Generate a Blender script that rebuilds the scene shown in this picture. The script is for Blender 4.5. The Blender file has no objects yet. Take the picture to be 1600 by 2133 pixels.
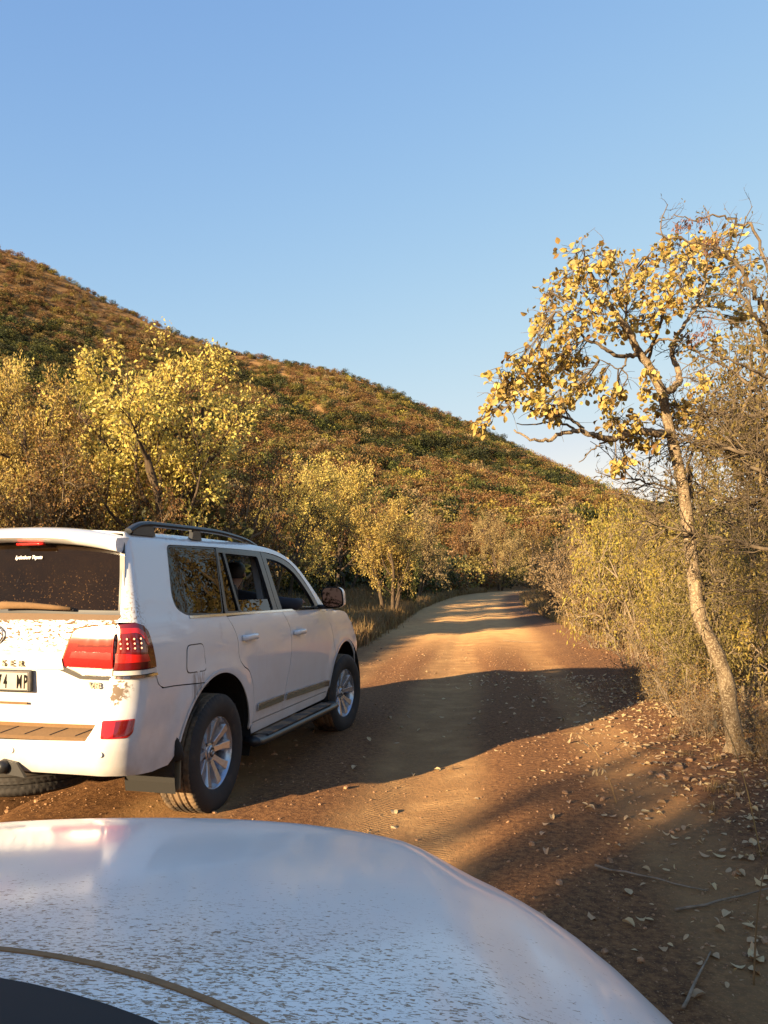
import bpy, bmesh, math, random
import numpy as np
from mathutils import Vector, Matrix
from mathutils.geometry import delaunay_2d_cdt

scene = bpy.context.scene
COL = scene.collection
R = math.radians
PI = math.pi

# ------------------------------------------------------------------ camera
cam_data = bpy.data.cameras.new('camera')
cam = bpy.data.objects.new('camera', cam_data)
COL.objects.link(cam)
CAM_H = 1.555
cam.location = (0, 0, CAM_H)
cam.rotation_euler = (R(90 + 4.76), R(0.37), 0)
cam_data.sensor_fit = 'VERTICAL'
cam_data.sensor_height = 24.0
cam_data.lens = 1646.0 / 2133.0 * 24.0
cam_data.clip_start = 0.02
cam_data.clip_end = 6000
scene.camera = cam

# ------------------------------------------------------------------ light
SUN_EL = R(12.0)
LIGHT_AZ = R(41.5)                      # heading the light travels, clockwise from +Y
ldir = Vector((math.sin(LIGHT_AZ) * math.cos(SUN_EL), math.cos(LIGHT_AZ) * math.cos(SUN_EL), -math.sin(SUN_EL)))
world = bpy.data.worlds.new('World')
scene.world = world
world.use_nodes = True
wn = world.node_tree
wn.nodes.clear()
sky = wn.nodes.new('ShaderNodeTexSky')
sky.sky_type = 'NISHITA'
sky.sun_disc = False
sky.sun_elevation = SUN_EL
sky.sun_rotation = LIGHT_AZ + PI
sky.altitude = 900
sky.air_density = 1.0
sky.dust_density = 0.5
sky.ozone_density = 1.5
bg = wn.nodes.new('ShaderNodeBackground')
bg.inputs['Strength'].default_value = 0.085
wo = wn.nodes.new('ShaderNodeOutputWorld')
sp = wn.nodes.new('ShaderNodeSeparateColor'); cb = wn.nodes.new('ShaderNodeCombineColor')   # tone curve on the sky colour: the whole sky's contrast is flattened, most in blue
wn.links.new(sky.outputs[0], sp.inputs[0])
for _i, (_k, _s) in enumerate(((3.1, 2.7), (2.6, 1.8), (2.6, 1.05))):      # k * (1 - exp(-c / s)) per channel
    _d = wn.nodes.new('ShaderNodeMath'); _d.operation = 'MULTIPLY'; _d.inputs[1].default_value = -1.0 / _s
    _e = wn.nodes.new('ShaderNodeMath'); _e.operation = 'EXPONENT'
    _f = wn.nodes.new('ShaderNodeMath'); _f.operation = 'SUBTRACT'; _f.inputs[0].default_value = 1.0
    _m = wn.nodes.new('ShaderNodeMath'); _m.operation = 'MULTIPLY'; _m.inputs[1].default_value = _k
    wn.links.new(sp.outputs[_i], _d.inputs[0]); wn.links.new(_d.outputs[0], _e.inputs[0]); wn.links.new(_e.outputs[0], _f.inputs[1])
    wn.links.new(_f.outputs[0], _m.inputs[0])
    _p = wn.nodes.new('ShaderNodeMath'); _p.operation = 'POWER'; _p.inputs[1].default_value = (0.84, 0.60, 0.10)[_i]   # keeps the glow on the sun's side warm and open-ended
    _q = wn.nodes.new('ShaderNodeMath'); _q.operation = 'MULTIPLY'; _q.inputs[1].default_value = (0.85, 0.94, 0.0)[_i]
    _x = wn.nodes.new('ShaderNodeMath'); _x.operation = 'MAXIMUM'
    wn.links.new(sp.outputs[_i], _p.inputs[0]); wn.links.new(_p.outputs[0], _q.inputs[0]); wn.links.new(_q.outputs[0], _x.inputs[0]); wn.links.new(_m.outputs[0], _x.inputs[1])
    wn.links.new(_x.outputs[0], cb.inputs[_i])
wn.links.new(cb.outputs[0], bg.inputs['Color'])
wn.links.new(bg.outputs[0], wo.inputs['Surface'])
sun_data = bpy.data.lights.new('sun', 'SUN')
sun_data.energy = 4.0
sun_data.angle = R(0.55)
sun_data.color = (1.0, 0.74, 0.43)
sun = bpy.data.objects.new('sun', sun_data)
sun.rotation_euler = ldir.to_track_quat('-Z', 'Y').to_euler()
sun.location = (-20, -22, 30)
COL.objects.link(sun)
vs = scene.view_settings
vs.view_transform = 'Standard'
vs.look = 'None'
vs.exposure = 2.0
vs.gamma = 1.0
vs.use_curve_mapping = False
scene.cycles.use_denoising = True
scene.cycles.max_bounces = 8
scene.cycles.transparent_max_bounces = 12
scene.cycles.sample_clamp_indirect = 6.0

# ------------------------------------------------------------------ helpers
def tag(o, label=None, cat=None, group=None, kind=None):
    if label: o['label'] = label
    if cat: o['category'] = cat
    if group: o['group'] = group
    if kind: o['kind'] = kind
    return o

def link(o, parent=None):
    COL.objects.link(o)
    if parent is not None: o.parent = parent
    return o

def empty(name, loc=(0, 0, 0), rz=0.0, label=None, cat=None, group=None, scale=None):
    o = bpy.data.objects.new(name, None)
    o.empty_display_size = 0.2
    o.location = loc
    o.rotation_euler = (0, 0, rz)
    if scale is not None: o.scale = scale
    link(o)
    return tag(o, label, cat, group)

def mesh_np(name, V, F, smooth=True):
    """V (n,3); F (m,k) or list of such arrays"""
    V = np.asarray(V, np.float32)
    Fs = [np.asarray(f, np.int32) for f in (F if isinstance(F, list) else [F]) if len(f)]
    me = bpy.data.meshes.new(name)
    me.vertices.add(len(V)); me.vertices.foreach_set('co', V.ravel())
    tot = np.concatenate([np.full(len(f), f.shape[1], np.int32) for f in Fs])
    idx = np.concatenate([f.ravel() for f in Fs])
    start = np.concatenate([[0], np.cumsum(tot)[:-1]]).astype(np.int32)
    me.loops.add(len(idx)); me.loops.foreach_set('vertex_index', idx)
    me.polygons.add(len(tot)); me.polygons.foreach_set('loop_start', start)
    me.polygons.foreach_set('loop_total', tot)
    me.update(calc_edges=True)
    if smooth: me.polygons.foreach_set('use_smooth', np.ones(len(tot), bool))
    return me

def obj(name, me, mat=None, parent=None):
    o = bpy.data.objects.new(name, me)
    if mat is not None and not me.materials: me.materials.append(mat)
    return link(o, parent)

class MB:
    """collects shapes, builds one mesh object"""
    def __init__(s): s.v = []; s.f = []; s.n = 0
    def add(s, V, F):
        V = np.asarray(V, float).reshape(-1, 3)
        s.v.append(V)
        for f in F: s.f.append(tuple(int(i) + s.n for i in f))
        s.n += len(V); return s
    def box(s, c, size, rot=None, taper=None):
        h = np.array(size) / 2.0
        V = np.array([[x, y, z] for z in (-1, 1) for y in (-1, 1) for x in (-1, 1)], float)
        if taper: V[4:, :2] *= taper
        V = V * h
        if rot is not None: V = V @ np.array(rot.to_matrix() if hasattr(rot, 'to_matrix') else rot).T
        return s.add(V + np.array(c), [(0, 2, 3, 1), (4, 5, 7, 6), (0, 1, 5, 4), (2, 6, 7, 3), (0, 4, 6, 2), (1, 3, 7, 5)])
    def tube(s, P, rad, n=8, cap=True, flat=None):
        V, F = tube_arrays(P, rad, n, flat)
        F = [tuple(f) for f in F]
        if cap:
            F.append(tuple(range(n))[::-1]); m = len(V); F.append(tuple(range(m - n, m)))
        return s.add(V, F)
    def lathe(s, prof, n=32, axis='X', center=(0, 0, 0), close=False):
        t = np.linspace(0, 2 * PI, n, endpoint=False)
        V = []
        for (r, a) in prof:
            c, q = np.cos(t) * r, np.sin(t) * r
            k = np.full(n, a)
            V.append(np.stack({'X': [k, c, q], 'Y': [q, k, c], 'Z': [c, q, k]}[axis], -1))
        V = np.concatenate(V) + np.array(center)
        F = []
        m = len(prof)
        for i in range(m if close else m - 1):
            i2 = (i + 1) % m
            for j in range(n):
                j2 = (j + 1) % n
                F.append((i * n + j, i * n + j2, i2 * n + j2, i2 * n + j))
        return s.add(V, F)
    def prism(s, poly, z0, z1, M=None):
        n = len(poly)
        V = np.array([(x, y, z0) for x, y in poly] + [(x, y, z1) for x, y in poly], float)
        F = [tuple(range(n))[::-1], tuple(range(n, 2 * n))] + [(i, (i + 1) % n, n + (i + 1) % n, n + i) for i in range(n)]
        if M is not None: V = V @ np.array(M)[:3, :3].T + np.array(M)[:3, 3]
        return s.add(V, F)
    def build(s, name, mat, parent=None, smooth=False, bevel=0, sub=0, auto=None):
        me = bpy.data.meshes.new(name)
        me.from_pydata(np.concatenate(s.v).tolist(), [], s.f)
        bm = bmesh.new(); bm.from_mesh(me)
        bmesh.ops.recalc_face_normals(bm, faces=bm.faces)
        bm.to_mesh(me); bm.free()
        o = obj(name, me, mat, parent)
        if smooth or auto:
            me.polygons.foreach_set('use_smooth', np.ones(len(me.polygons), bool))
            if auto: me.set_sharp_from_angle(angle=R(auto))
        if bevel:
            b = o.modifiers.new('bevel', 'BEVEL'); b.width = bevel; b.segments = 2; b.limit_method = 'ANGLE'; b.angle_limit = R(35)
            b.harden_normals = False
        if sub:
            u = o.modifiers.new('sub', 'SUBSURF'); u.levels = sub; u.render_levels = sub
        return o

def tube_arrays(P, rad, n=6, flat=None):
    P = np.asarray(P, float); m = len(P)
    rad = np.full(m, rad) if np.isscalar(rad) else np.asarray(rad, float)
    T = np.gradient(P, axis=0)
    T /= np.linalg.norm(T, axis=1)[:, None] + 1e-9
    ref = np.array([0.0, 0.0, 1.0]) if abs(T[0, 2]) < 0.9 else np.array([1.0, 0.0, 0.0])
    A = np.zeros((m, 3)); a = np.cross(T[0], ref); a /= np.linalg.norm(a)
    for i in range(m):
        a = a - T[i] * a.dot(T[i]); a /= np.linalg.norm(a) + 1e-9
        A[i] = a
    B = np.cross(T, A)
    t = np.linspace(0, 2 * PI, n, endpoint=False)
    fa, fb = flat if flat else (1.0, 1.0)
    V = P[:, None] + rad[:, None, None] * (fa * np.cos(t)[None, :, None] * A[:, None] + fb * np.sin(t)[None, :, None] * B[:, None])
    i = np.arange(m - 1)[:, None] * n; j = np.arange(n)[None]; j2 = (j + 1) % n
    F = np.stack([i + j, i + j2, i + n + j2, i + n + j], -1).reshape(-1, 4)
    return V.reshape(-1, 3), F

def vnoise(x, y, seed=0):
    x = np.asarray(x, float); y = np.asarray(y, float)
    xi = np.floor(x); yi = np.floor(y); fx = x - xi; fy = y - yi
    fx = fx * fx * (3 - 2 * fx); fy = fy * fy * (3 - 2 * fy)
    def h(a, b):
        q = np.sin(a * 127.1 + b * 311.7 + seed * 74.7) * 43758.5453
        return q - np.floor(q)
    return (h(xi, yi) * (1 - fx) + h(xi + 1, yi) * fx) * (1 - fy) + (h(xi, yi + 1) * (1 - fx) + h(xi + 1, yi + 1) * fx) * fy

def fbm(x, y, oct=4, seed=0):
    s = 0; a = 0.5
    for k in range(oct):
        s = s + a * (vnoise(x * 2 ** k, y * 2 ** k, seed + k) - 0.5); a *= 0.5
    return s

def sstep(a, b, x):
    t = np.clip((np.asarray(x, float) - a) / (b - a), 0, 1)
    return t * t * (3 - 2 * t)

def smooth_curve(xs, ys, sigma, step=0.005):
    g = np.arange(xs[0] - 4 * sigma, xs[-1] + 4 * sigma, step)
    v = np.interp(g, xs, ys)
    # linear extrapolation so the ends keep their slope
    s0 = (ys[1] - ys[0]) / (xs[1] - xs[0]); s1 = (ys[-1] - ys[-2]) / (xs[-1] - xs[-2])
    v = np.where(g < xs[0], ys[0] + (g - xs[0]) * s0, v); v = np.where(g > xs[-1], ys[-1] + (g - xs[-1]) * s1, v)
    k = np.arange(-int(3 * sigma / step), int(3 * sigma / step) + 1) * step
    w = np.exp(-0.5 * (k / sigma) ** 2); w /= w.sum()
    p = len(k) // 2
    v2 = np.convolve(np.concatenate([v[0] + (np.arange(-p, 0)) * s0 * step, v, v[-1] + np.arange(1, p + 1) * s1 * step]), w, mode='valid')
    return lambda x: np.interp(x, g, v2)

# ------------------------------------------------------------------ material helpers
def nd(nt, typ, props=None, **ins):
    n = nt.nodes.new(typ)
    for k, v in (props or {}).items(): setattr(n, k, v)
    for k, v in ins.items():
        sock = n.inputs[int(k[1:])] if k[0] == '_' and k[1:].isdigit() else n.inputs[k.replace('_', ' ')]
        if hasattr(v, 'is_output') or isinstance(v, bpy.types.NodeSocket): nt.links.new(v, sock)
        else: sock.default_value = v
    return n

def c4(c): return (c[0], c[1], c[2], 1.0)

def mixc(nt, fac, a, b, mode='MIX'):
    n = nt.nodes.new('ShaderNodeMix'); n.data_type = 'RGBA'; n.blend_type = mode
    for i, v in ((0, fac), (6, a), (7, b)):
        if isinstance(v, bpy.types.NodeSocket): nt.links.new(v, n.inputs[i])
        else: n.inputs[i].default_value = v if i == 0 else c4(v)
    return n.outputs[2]

def math_(nt, op, a, b=None, clamp=False):
    n = nt.nodes.new('ShaderNodeMath'); n.operation = op; n.use_clamp = clamp
    for i, v in ((0, a), (1, b)):
        if v is None: continue
        if isinstance(v, bpy.types.NodeSocket): nt.links.new(v, n.inputs[i])
        else: n.inputs[i].default_value = v
    return n.outputs[0]

def noise_(nt, scale, detail=4, rough=0.55, vec=None, dist=0.0):
    n = nd(nt, 'ShaderNodeTexNoise', Scale=scale, Detail=detail, Roughness=rough, Distortion=dist)
    if vec is not None: nt.links.new(vec, n.inputs['Vector'])
    return n.outputs['Fac']

def remap(nt, v, a, b, c=0.0, d=1.0, smooth=True):
    n = nd(nt, 'ShaderNodeMapRange', {'interpolation_type': 'SMOOTHSTEP' if smooth else 'LINEAR'})
    n.clamp = True
    nt.links.new(v, n.inputs[0])
    for i, q in enumerate((a, b, c, d)): n.inputs[i + 1].default_value = q
    return n.outputs[0]

def ramp(nt, fac, stops):
    n = nt.nodes.new('ShaderNodeValToRGB'); e = n.color_ramp.elements
    while len(e) < len(stops): e.new(0.5)
    for el, (p, c) in zip(e, stops): el.position = p; el.color = c4(c)
    nt.links.new(fac, n.inputs[0]); return n.outputs[0]

def newmat(name):
    m = bpy.data.materials.new(name); m.use_nodes = True
    nt = m.node_tree; b = nt.nodes['Principled BSDF']
    return m, nt, b

def bump(nt, b, h, strength=0.3, dist=0.01):
    n = nd(nt, 'ShaderNodeBump', Strength=strength, Distance=dist)
    nt.links.new(h, n.inputs['Height']); nt.links.new(n.outputs[0], b.inputs['Normal'])

def coords(nt, which='Object'):
    return nt.nodes.new('ShaderNodeTexCoord').outputs[which]

def mapped(nt, vec, scale=(1, 1, 1), rot=(0, 0, 0), loc=(0, 0, 0)):
    n = nd(nt, 'ShaderNodeMapping', Scale=scale, Rotation=rot, Location=loc)
    nt.links.new(vec, n.inputs['Vector']); return n.outputs[0]

def simple(name, col, rough=0.5, metal=0.0, coat=0.0, spec=0.5, grain=0.0, gscale=40, dust=None, dustamt=0.0):
    m, nt, b = newmat(name)
    b.inputs['Roughness'].default_value = rough; b.inputs['Metallic'].default_value = metal
    b.inputs['Coat Weight'].default_value = coat; b.inputs['Coat Roughness'].default_value = 0.04
    b.inputs['Specular IOR Level'].default_value = spec
    co = coords(nt)
    c = c4(col)
    if grain:
        f = noise_(nt, gscale, 5, 0.6, co)
        out = mixc(nt, f, tuple(max(0, v * (1 - grain)) for v in col), tuple(min(1, v * (1 + grain)) for v in col))
    else:
        b.inputs['Base Color'].default_value = c; out = None
    if dust:
        f = remap(nt, noise_(nt, 7, 6, 0.65, co), 0.62 - dustamt * 0.5, 0.85 - dustamt * 0.4, 0, min(1, dustamt * 1.6))
        out = mixc(nt, f, out if out is not None else col, dust)
        nt.links.new(math_(nt, 'MAXIMUM', math_(nt, 'MULTIPLY', f, 0.8), rough), b.inputs['Roughness'])
    if out is not None: nt.links.new(out, b.inputs['Base Color'])
    return m

DUST = (0.36, 0.21, 0.10)
# ------------------------------------------------------------------ terrain
_RY = np.array([-60, -20, 0, 22, 36, 45.5, 68, 80, 92, 108, 125, 150])
_RX = np.array([-6.0, -1.5, 0.5, 2.6, 4.0, 5.25, 8.9, 12.6, 18.6, 29.0, 43.0, 66.0])
road_x = smooth_curve(_RY, _RX, 5.0, 0.25)
def road_half(y):
    return 2.85 + 0.75 * (1 - sstep(8, 22, y))

_HX = np.array([-420, -320, -213, -170, -149, -128, -102, -70, -51, -34, -17, 0, 21, 42.5, 64, 85, 98, 128, 175, 260, 500])
_HZ = np.array([205, 190, 163, 149, 139, 127, 113.5, 102, 98, 95, 91, 84.5, 75, 65.5, 55, 42, 34.5, 18.5, 5, 0, -2])
hill_z = smooth_curve(_HX, _HZ, 4.0, 0.5)
RIDGE_Y = 350.0
def hill_t(x, y):
    toe = 62 + 0.42 * np.clip(np.asarray(x, float) + 60, 0, 400)
    return (y - toe) / (RIDGE_Y - toe)

def gully(x, t):
    tc = np.interp(x, [-70, -43, -25, -15, 7, 30, 60], [.93, .81, .68, .61, .58, .58, .54])
    return np.exp(-((t - tc) / .065) ** 2) * sstep(-75, -45, x) * (1 - sstep(45, 80, x))

def ground(x, y):
    x = np.asarray(x, float); y = np.asarray(y, float)
    c = road_x(y); hw = road_half(y)
    dl = np.clip(c - hw - x, 0, None); dr = np.clip(x - c - hw, 0, None)
    z = (0.17 * np.clip(dl - 0.6, 0, 6) + 0.05 * np.clip(dl - 6.6, 0, 20)) * sstep(0.2, 3.0, dl) * sstep(4, 18, y) + 0.05 * sstep(0, 1.0, dl)
    z = z + (0.10 * sstep(0.0, 0.9, dr) - 0.015 * np.clip(dr - 6, 0, 60))
    z = z + fbm(x / 3.1, y / 3.1, 3, 3) * 0.25 * sstep(0.2, 3, dl + dr)
    t = hill_t(x, y)
    tp = np.clip(t, 0, 1)
    prof = 0.25 * tp + 0.75 * tp ** 1.35
    back = np.clip((y - RIDGE_Y) / 260.0, 0, 1)
    zh = hill_z(x) * prof * (1 - back * back)
    # gully running down the face, and low spurs
    gl = gully(x, tp)
    zh = zh - 5.0 * gl + 7.0 * fbm(x / 55.0, y / 55.0, 3, 11) * np.sin(np.clip(tp, 0, 1) * PI) 
    z = z + np.clip(zh, -1, None) * sstep(0.0, 0.1, t)
    # side slope of the hill climbing on the left of the road
    return z

def micro(x, y):
    """small relief of the loose dirt near the camera"""
    return 0.030 * fbm(x * 1.7, y * 1.7, 3, 21) + 0.016 * fbm(x * 7.0, y * 7.0, 3, 5)

def axis_points(segs):
    out = [segs[0][0]]
    for a, b, d0, d1 in segs:
        p = a
        n = max(1, int(round((b - a) / ((d0 + d1) / 2))))
        w = np.linspace(d0, d1, n); w = w / w.sum() * (b - a)
        out += list(a + np.cumsum(w))
    return np.array(out)

def grid_mesh(name, X, Y, Z):
    h, w = X.shape
    V = np.stack([X, Y, Z], -1).reshape(-1, 3)
    i = (np.arange(h - 1)[:, None] * w + np.arange(w - 1)[None]).ravel()
    F = np.stack([i, i + 1, i + w + 1, i + w], -1)
    return mesh_np(name, V, F)

# ---- ground materials
def mat_ground():
    m, nt, b = newmat('veld_soil')
    co = coords(nt)
    n1 = noise_(nt, 0.35, 5, 0.6, co); n2 = noise_(nt, 3.0, 6, 0.65, co); n3 = noise_(nt, 38, 6, 0.7, co)
    soil = mixc(nt, remap(nt, n2, 0.35, 0.7), (0.108, 0.053, 0.024), (0.229, 0.117, 0.052))
    dry = mixc(nt, remap(nt, n3, 0.3, 0.7), (0.165, 0.098, 0.039), (0.318, 0.203, 0.083))
    g = nd(nt, 'ShaderNodeSeparateXYZ', Vector=co)
    far = remap(nt, g.outputs[1], 14, 70)
    col = mixc(nt, math_(nt, 'ADD', math_(nt, 'MULTIPLY', far, 0.75), math_(nt, 'MULTIPLY', remap(nt, n1, 0.45, 0.65), 0.25)), soil, dry)
    col = mixc(nt, math_(nt, 'MULTIPLY', n3, 0.45), col, (0.127, 0.061, 0.029))
    nt.links.new(col, b.inputs['Base Color'])
    b.inputs['Roughness'].default_value = 0.95; b.inputs['Specular IOR Level'].default_value = 0.15; b.inputs['Diffuse Roughness'].default_value = 0.8
    bump(nt, b, math_(nt, 'ADD', math_(nt, 'MULTIPLY', n2, 0.6), math_(nt, 'MULTIPLY', n3, 0.5)), 0.7, 0.035)
    return m

def mat_road():
    m, nt, b = newmat('road_dirt')
    uv = coords(nt, 'UV'); s = nd(nt, 'ShaderNodeSeparateXYZ', Vector=uv)
    lat = s.outputs[0]
    co = coords(nt)
    wob = math_(nt, 'MULTIPLY', math_(nt, 'SUBTRACT', noise_(nt, 0.35, 3, 0.5, co), 0.5), 1.1)
    l2 = math_(nt, 'ADD', lat, math_(nt, 'MULTIPLY', wob, 0.35))
    lt = math_(nt, 'ADD', math_(nt, 'SUBTRACT', l2, math_(nt, 'MULTIPLY', s.outputs[1], 0.022)), 0.95)
    def band(c, w):
        d = math_(nt, 'ABSOLUTE', math_(nt, 'SUBTRACT', lt, c))
        return remap(nt, d, w, w * 0.35)
    tracks = math_(nt, 'MAXIMUM', math_(nt, 'MAXIMUM', band(0.0, 0.62), math_(nt, 'MULTIPLY', band(1.6, 0.42), 0.6)), math_(nt, 'MULTIPLY', band(-1.6, 0.5), 0.7))
    n2 = noise_(nt, 2.2, 6, 0.62, co); n3 = noise_(nt, 26, 7, 0.7, co); n4 = noise_(nt, 95, 4, 0.6, co)
    grav = mixc(nt, remap(nt, n3, 0.34, 0.68), (0.084, 0.038, 0.017), (0.235, 0.114, 0.045))
    grav = mixc(nt, remap(nt, n4, 0.58, 0.70), grav, (0.368, 0.203, 0.090))
    dust = mixc(nt, n2, (0.368, 0.212, 0.087), (0.508, 0.314, 0.136))
    fac = math_(nt, 'MULTIPLY', tracks, remap(nt, math_(nt, 'ADD', n2, math_(nt, 'MULTIPLY', n3, 0.5)), 0.45, 0.85, 1.0, 0.35))
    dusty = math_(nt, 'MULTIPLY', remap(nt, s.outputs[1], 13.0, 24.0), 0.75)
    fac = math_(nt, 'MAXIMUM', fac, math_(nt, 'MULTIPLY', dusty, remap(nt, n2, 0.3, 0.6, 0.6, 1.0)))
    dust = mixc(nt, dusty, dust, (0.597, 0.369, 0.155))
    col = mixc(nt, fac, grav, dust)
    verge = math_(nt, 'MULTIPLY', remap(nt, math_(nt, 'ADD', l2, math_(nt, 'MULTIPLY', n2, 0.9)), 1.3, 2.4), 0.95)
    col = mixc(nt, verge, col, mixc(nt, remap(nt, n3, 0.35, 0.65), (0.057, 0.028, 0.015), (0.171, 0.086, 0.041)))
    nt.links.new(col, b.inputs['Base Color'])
    b.inputs['Roughness'].default_value = 0.92; b.inputs['Specular IOR Level'].default_value = 0.2; b.inputs['Diffuse Roughness'].default_value = 0.8
    h = math_(nt, 'ADD', math_(nt, 'MULTIPLY', n3, 0.7), math_(nt, 'MULTIPLY', n4, 0.45))
    h = math_(nt, 'MULTIPLY', h, remap(nt, fac, 0.0, 1.0, 1.0, 0.35))
    # tread imprints pressed along the wheel paths
    w = nd(nt, 'ShaderNodeTexWave', {'wave_type': 'BANDS', 'bands_direction': 'Y'}, Scale=9.0, Distortion=7.0, Detail=3.0)
    nt.links.new(mapped(nt, uv, (1.6, 1, 1), (0, 0, R(18))), w.inputs['Vector'])
    imp = math_(nt, 'MULTIPLY', math_(nt, 'MULTIPLY', w.outputs['Fac'], band(-0.18, 0.16)), 0.3)
    imp2 = math_(nt, 'MULTIPLY', math_(nt, 'MULTIPLY', w.outputs['Fac'], band(0.2, 0.16)), 0.25)
    h = math_(nt, 'ADD', h, math_(nt, 'ADD', imp, imp2))
    far_ = remap(nt, s.outputs[1], 9.0, 26.0, 0.8, 0.3)
    bn = nd(nt, 'ShaderNodeBump', Strength=far_, Distance=0.022); nt.links.new(h, bn.inputs['Height']); nt.links.new(bn.outputs[0], b.inputs['Normal'])
    return m

M_GROUND = mat_ground()
gx = axis_points([(-900, -200, 60, 20), (-200, -40, 9, 3), (-40, -8, 1.6, 0.35), (-8, 8, 0.14, 0.14), (8, 40, 0.35, 1.6), (40, 200, 3, 9), (200, 900, 20, 60)])
gy = axis_points([(-300, -30, 40, 4), (-30, 0, 1.5, 0.3), (0, 14, 0.14, 0.16), (14, 60, 0.25, 1.2), (60, 380, 2.5, 4), (380, 2200, 10, 200)])
GX, GY = np.meshgrid(gx, gy)
GZ = ground(GX, GY)
near = 1 - sstep(25, 60, np.hypot(GX, GY))
lat_ = np.abs(GX - road_x(GY)) - road_half(GY)
onroad = 1 - sstep(-0.35, 0.25, lat_)
GZ = GZ + micro(GX, GY) * near * (1 - 0.5 * onroad) - 0.05 * onroad * (GY < 170)
tag(obj('ground', grid_mesh('ground', GX, GY, GZ), M_GROUND), kind='structure')

# ---- the dirt road
M_ROAD = mat_road()
def road_z(x, y):
    lat = x - road_x(y); hw = road_half(y)
    nearf = 1 - sstep(30, 60, y)
    lc = lat + .95 - .022 * y; rut = -0.028 * np.exp(-(lc / 0.36) ** 2) - 0.018 * np.exp(-((lc - 1.6) / 0.3) ** 2) + 0.022 * np.exp(-((lc - 0.75) / 0.25) ** 2) + 0.018 * np.exp(-((lc + 0.75) / 0.25) ** 2)
    berm = 0.025 * np.exp(-((np.abs(lat) - hw + 0.5) / 0.3) ** 2)
    mic = micro(x, y) * (0.45 + 0.55 * sstep(0.6, 2.2, np.abs(lat + 0.3)))
    return ground(x, y) + 0.02 + (rut + berm + mic) * nearf
ry = axis_points([(-25, -1, 1.0, 0.1), (-1, 11, 0.055, 0.07), (11, 40, 0.08, 0.5), (40, 165, 0.6, 2.0)])
ru = np.linspace(-1, 1, 121)
RU, RYY = np.meshgrid(ru, ry)
edge = 0.45 * fbm(RYY / 1.7, np.sign(RU) * 9.0, 4, 31)
half = road_half(RYY) + 0.25 + edge
RXX = road_x(RYY) + RU * half
RZZ = road_z(RXX, RYY) - 0.10 * sstep(0.90, 1.0, np.abs(RU))
rme = grid_mesh('road', RXX, RYY, RZZ)
uvl = rme.uv_layers.new(name='UVMap')
li = np.zeros(len(rme.loops), np.int32); rme.loops.foreach_get('vertex_index', li)
uvs = np.stack([(RXX - road_x(RYY)).ravel()[li], RYY.ravel()[li]], -1)
uvl.data.foreach_set('uv', uvs.astype(np.float32).ravel())
tag(obj('road', rme, M_ROAD), kind='structure')

def surf_z(x, y):
    """height of whatever surface is on top at a spot"""
    lat = abs(float(x) - float(road_x(y)))
    if lat < float(road_half(y)) - 0.05: return float(road_z(np.float64(x), np.float64(y)))
    return float(ground(x, y) + micro(np.float64(x), np.float64(y)) * (1 - sstep(25, 60, math.hypot(x, y))))
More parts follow.
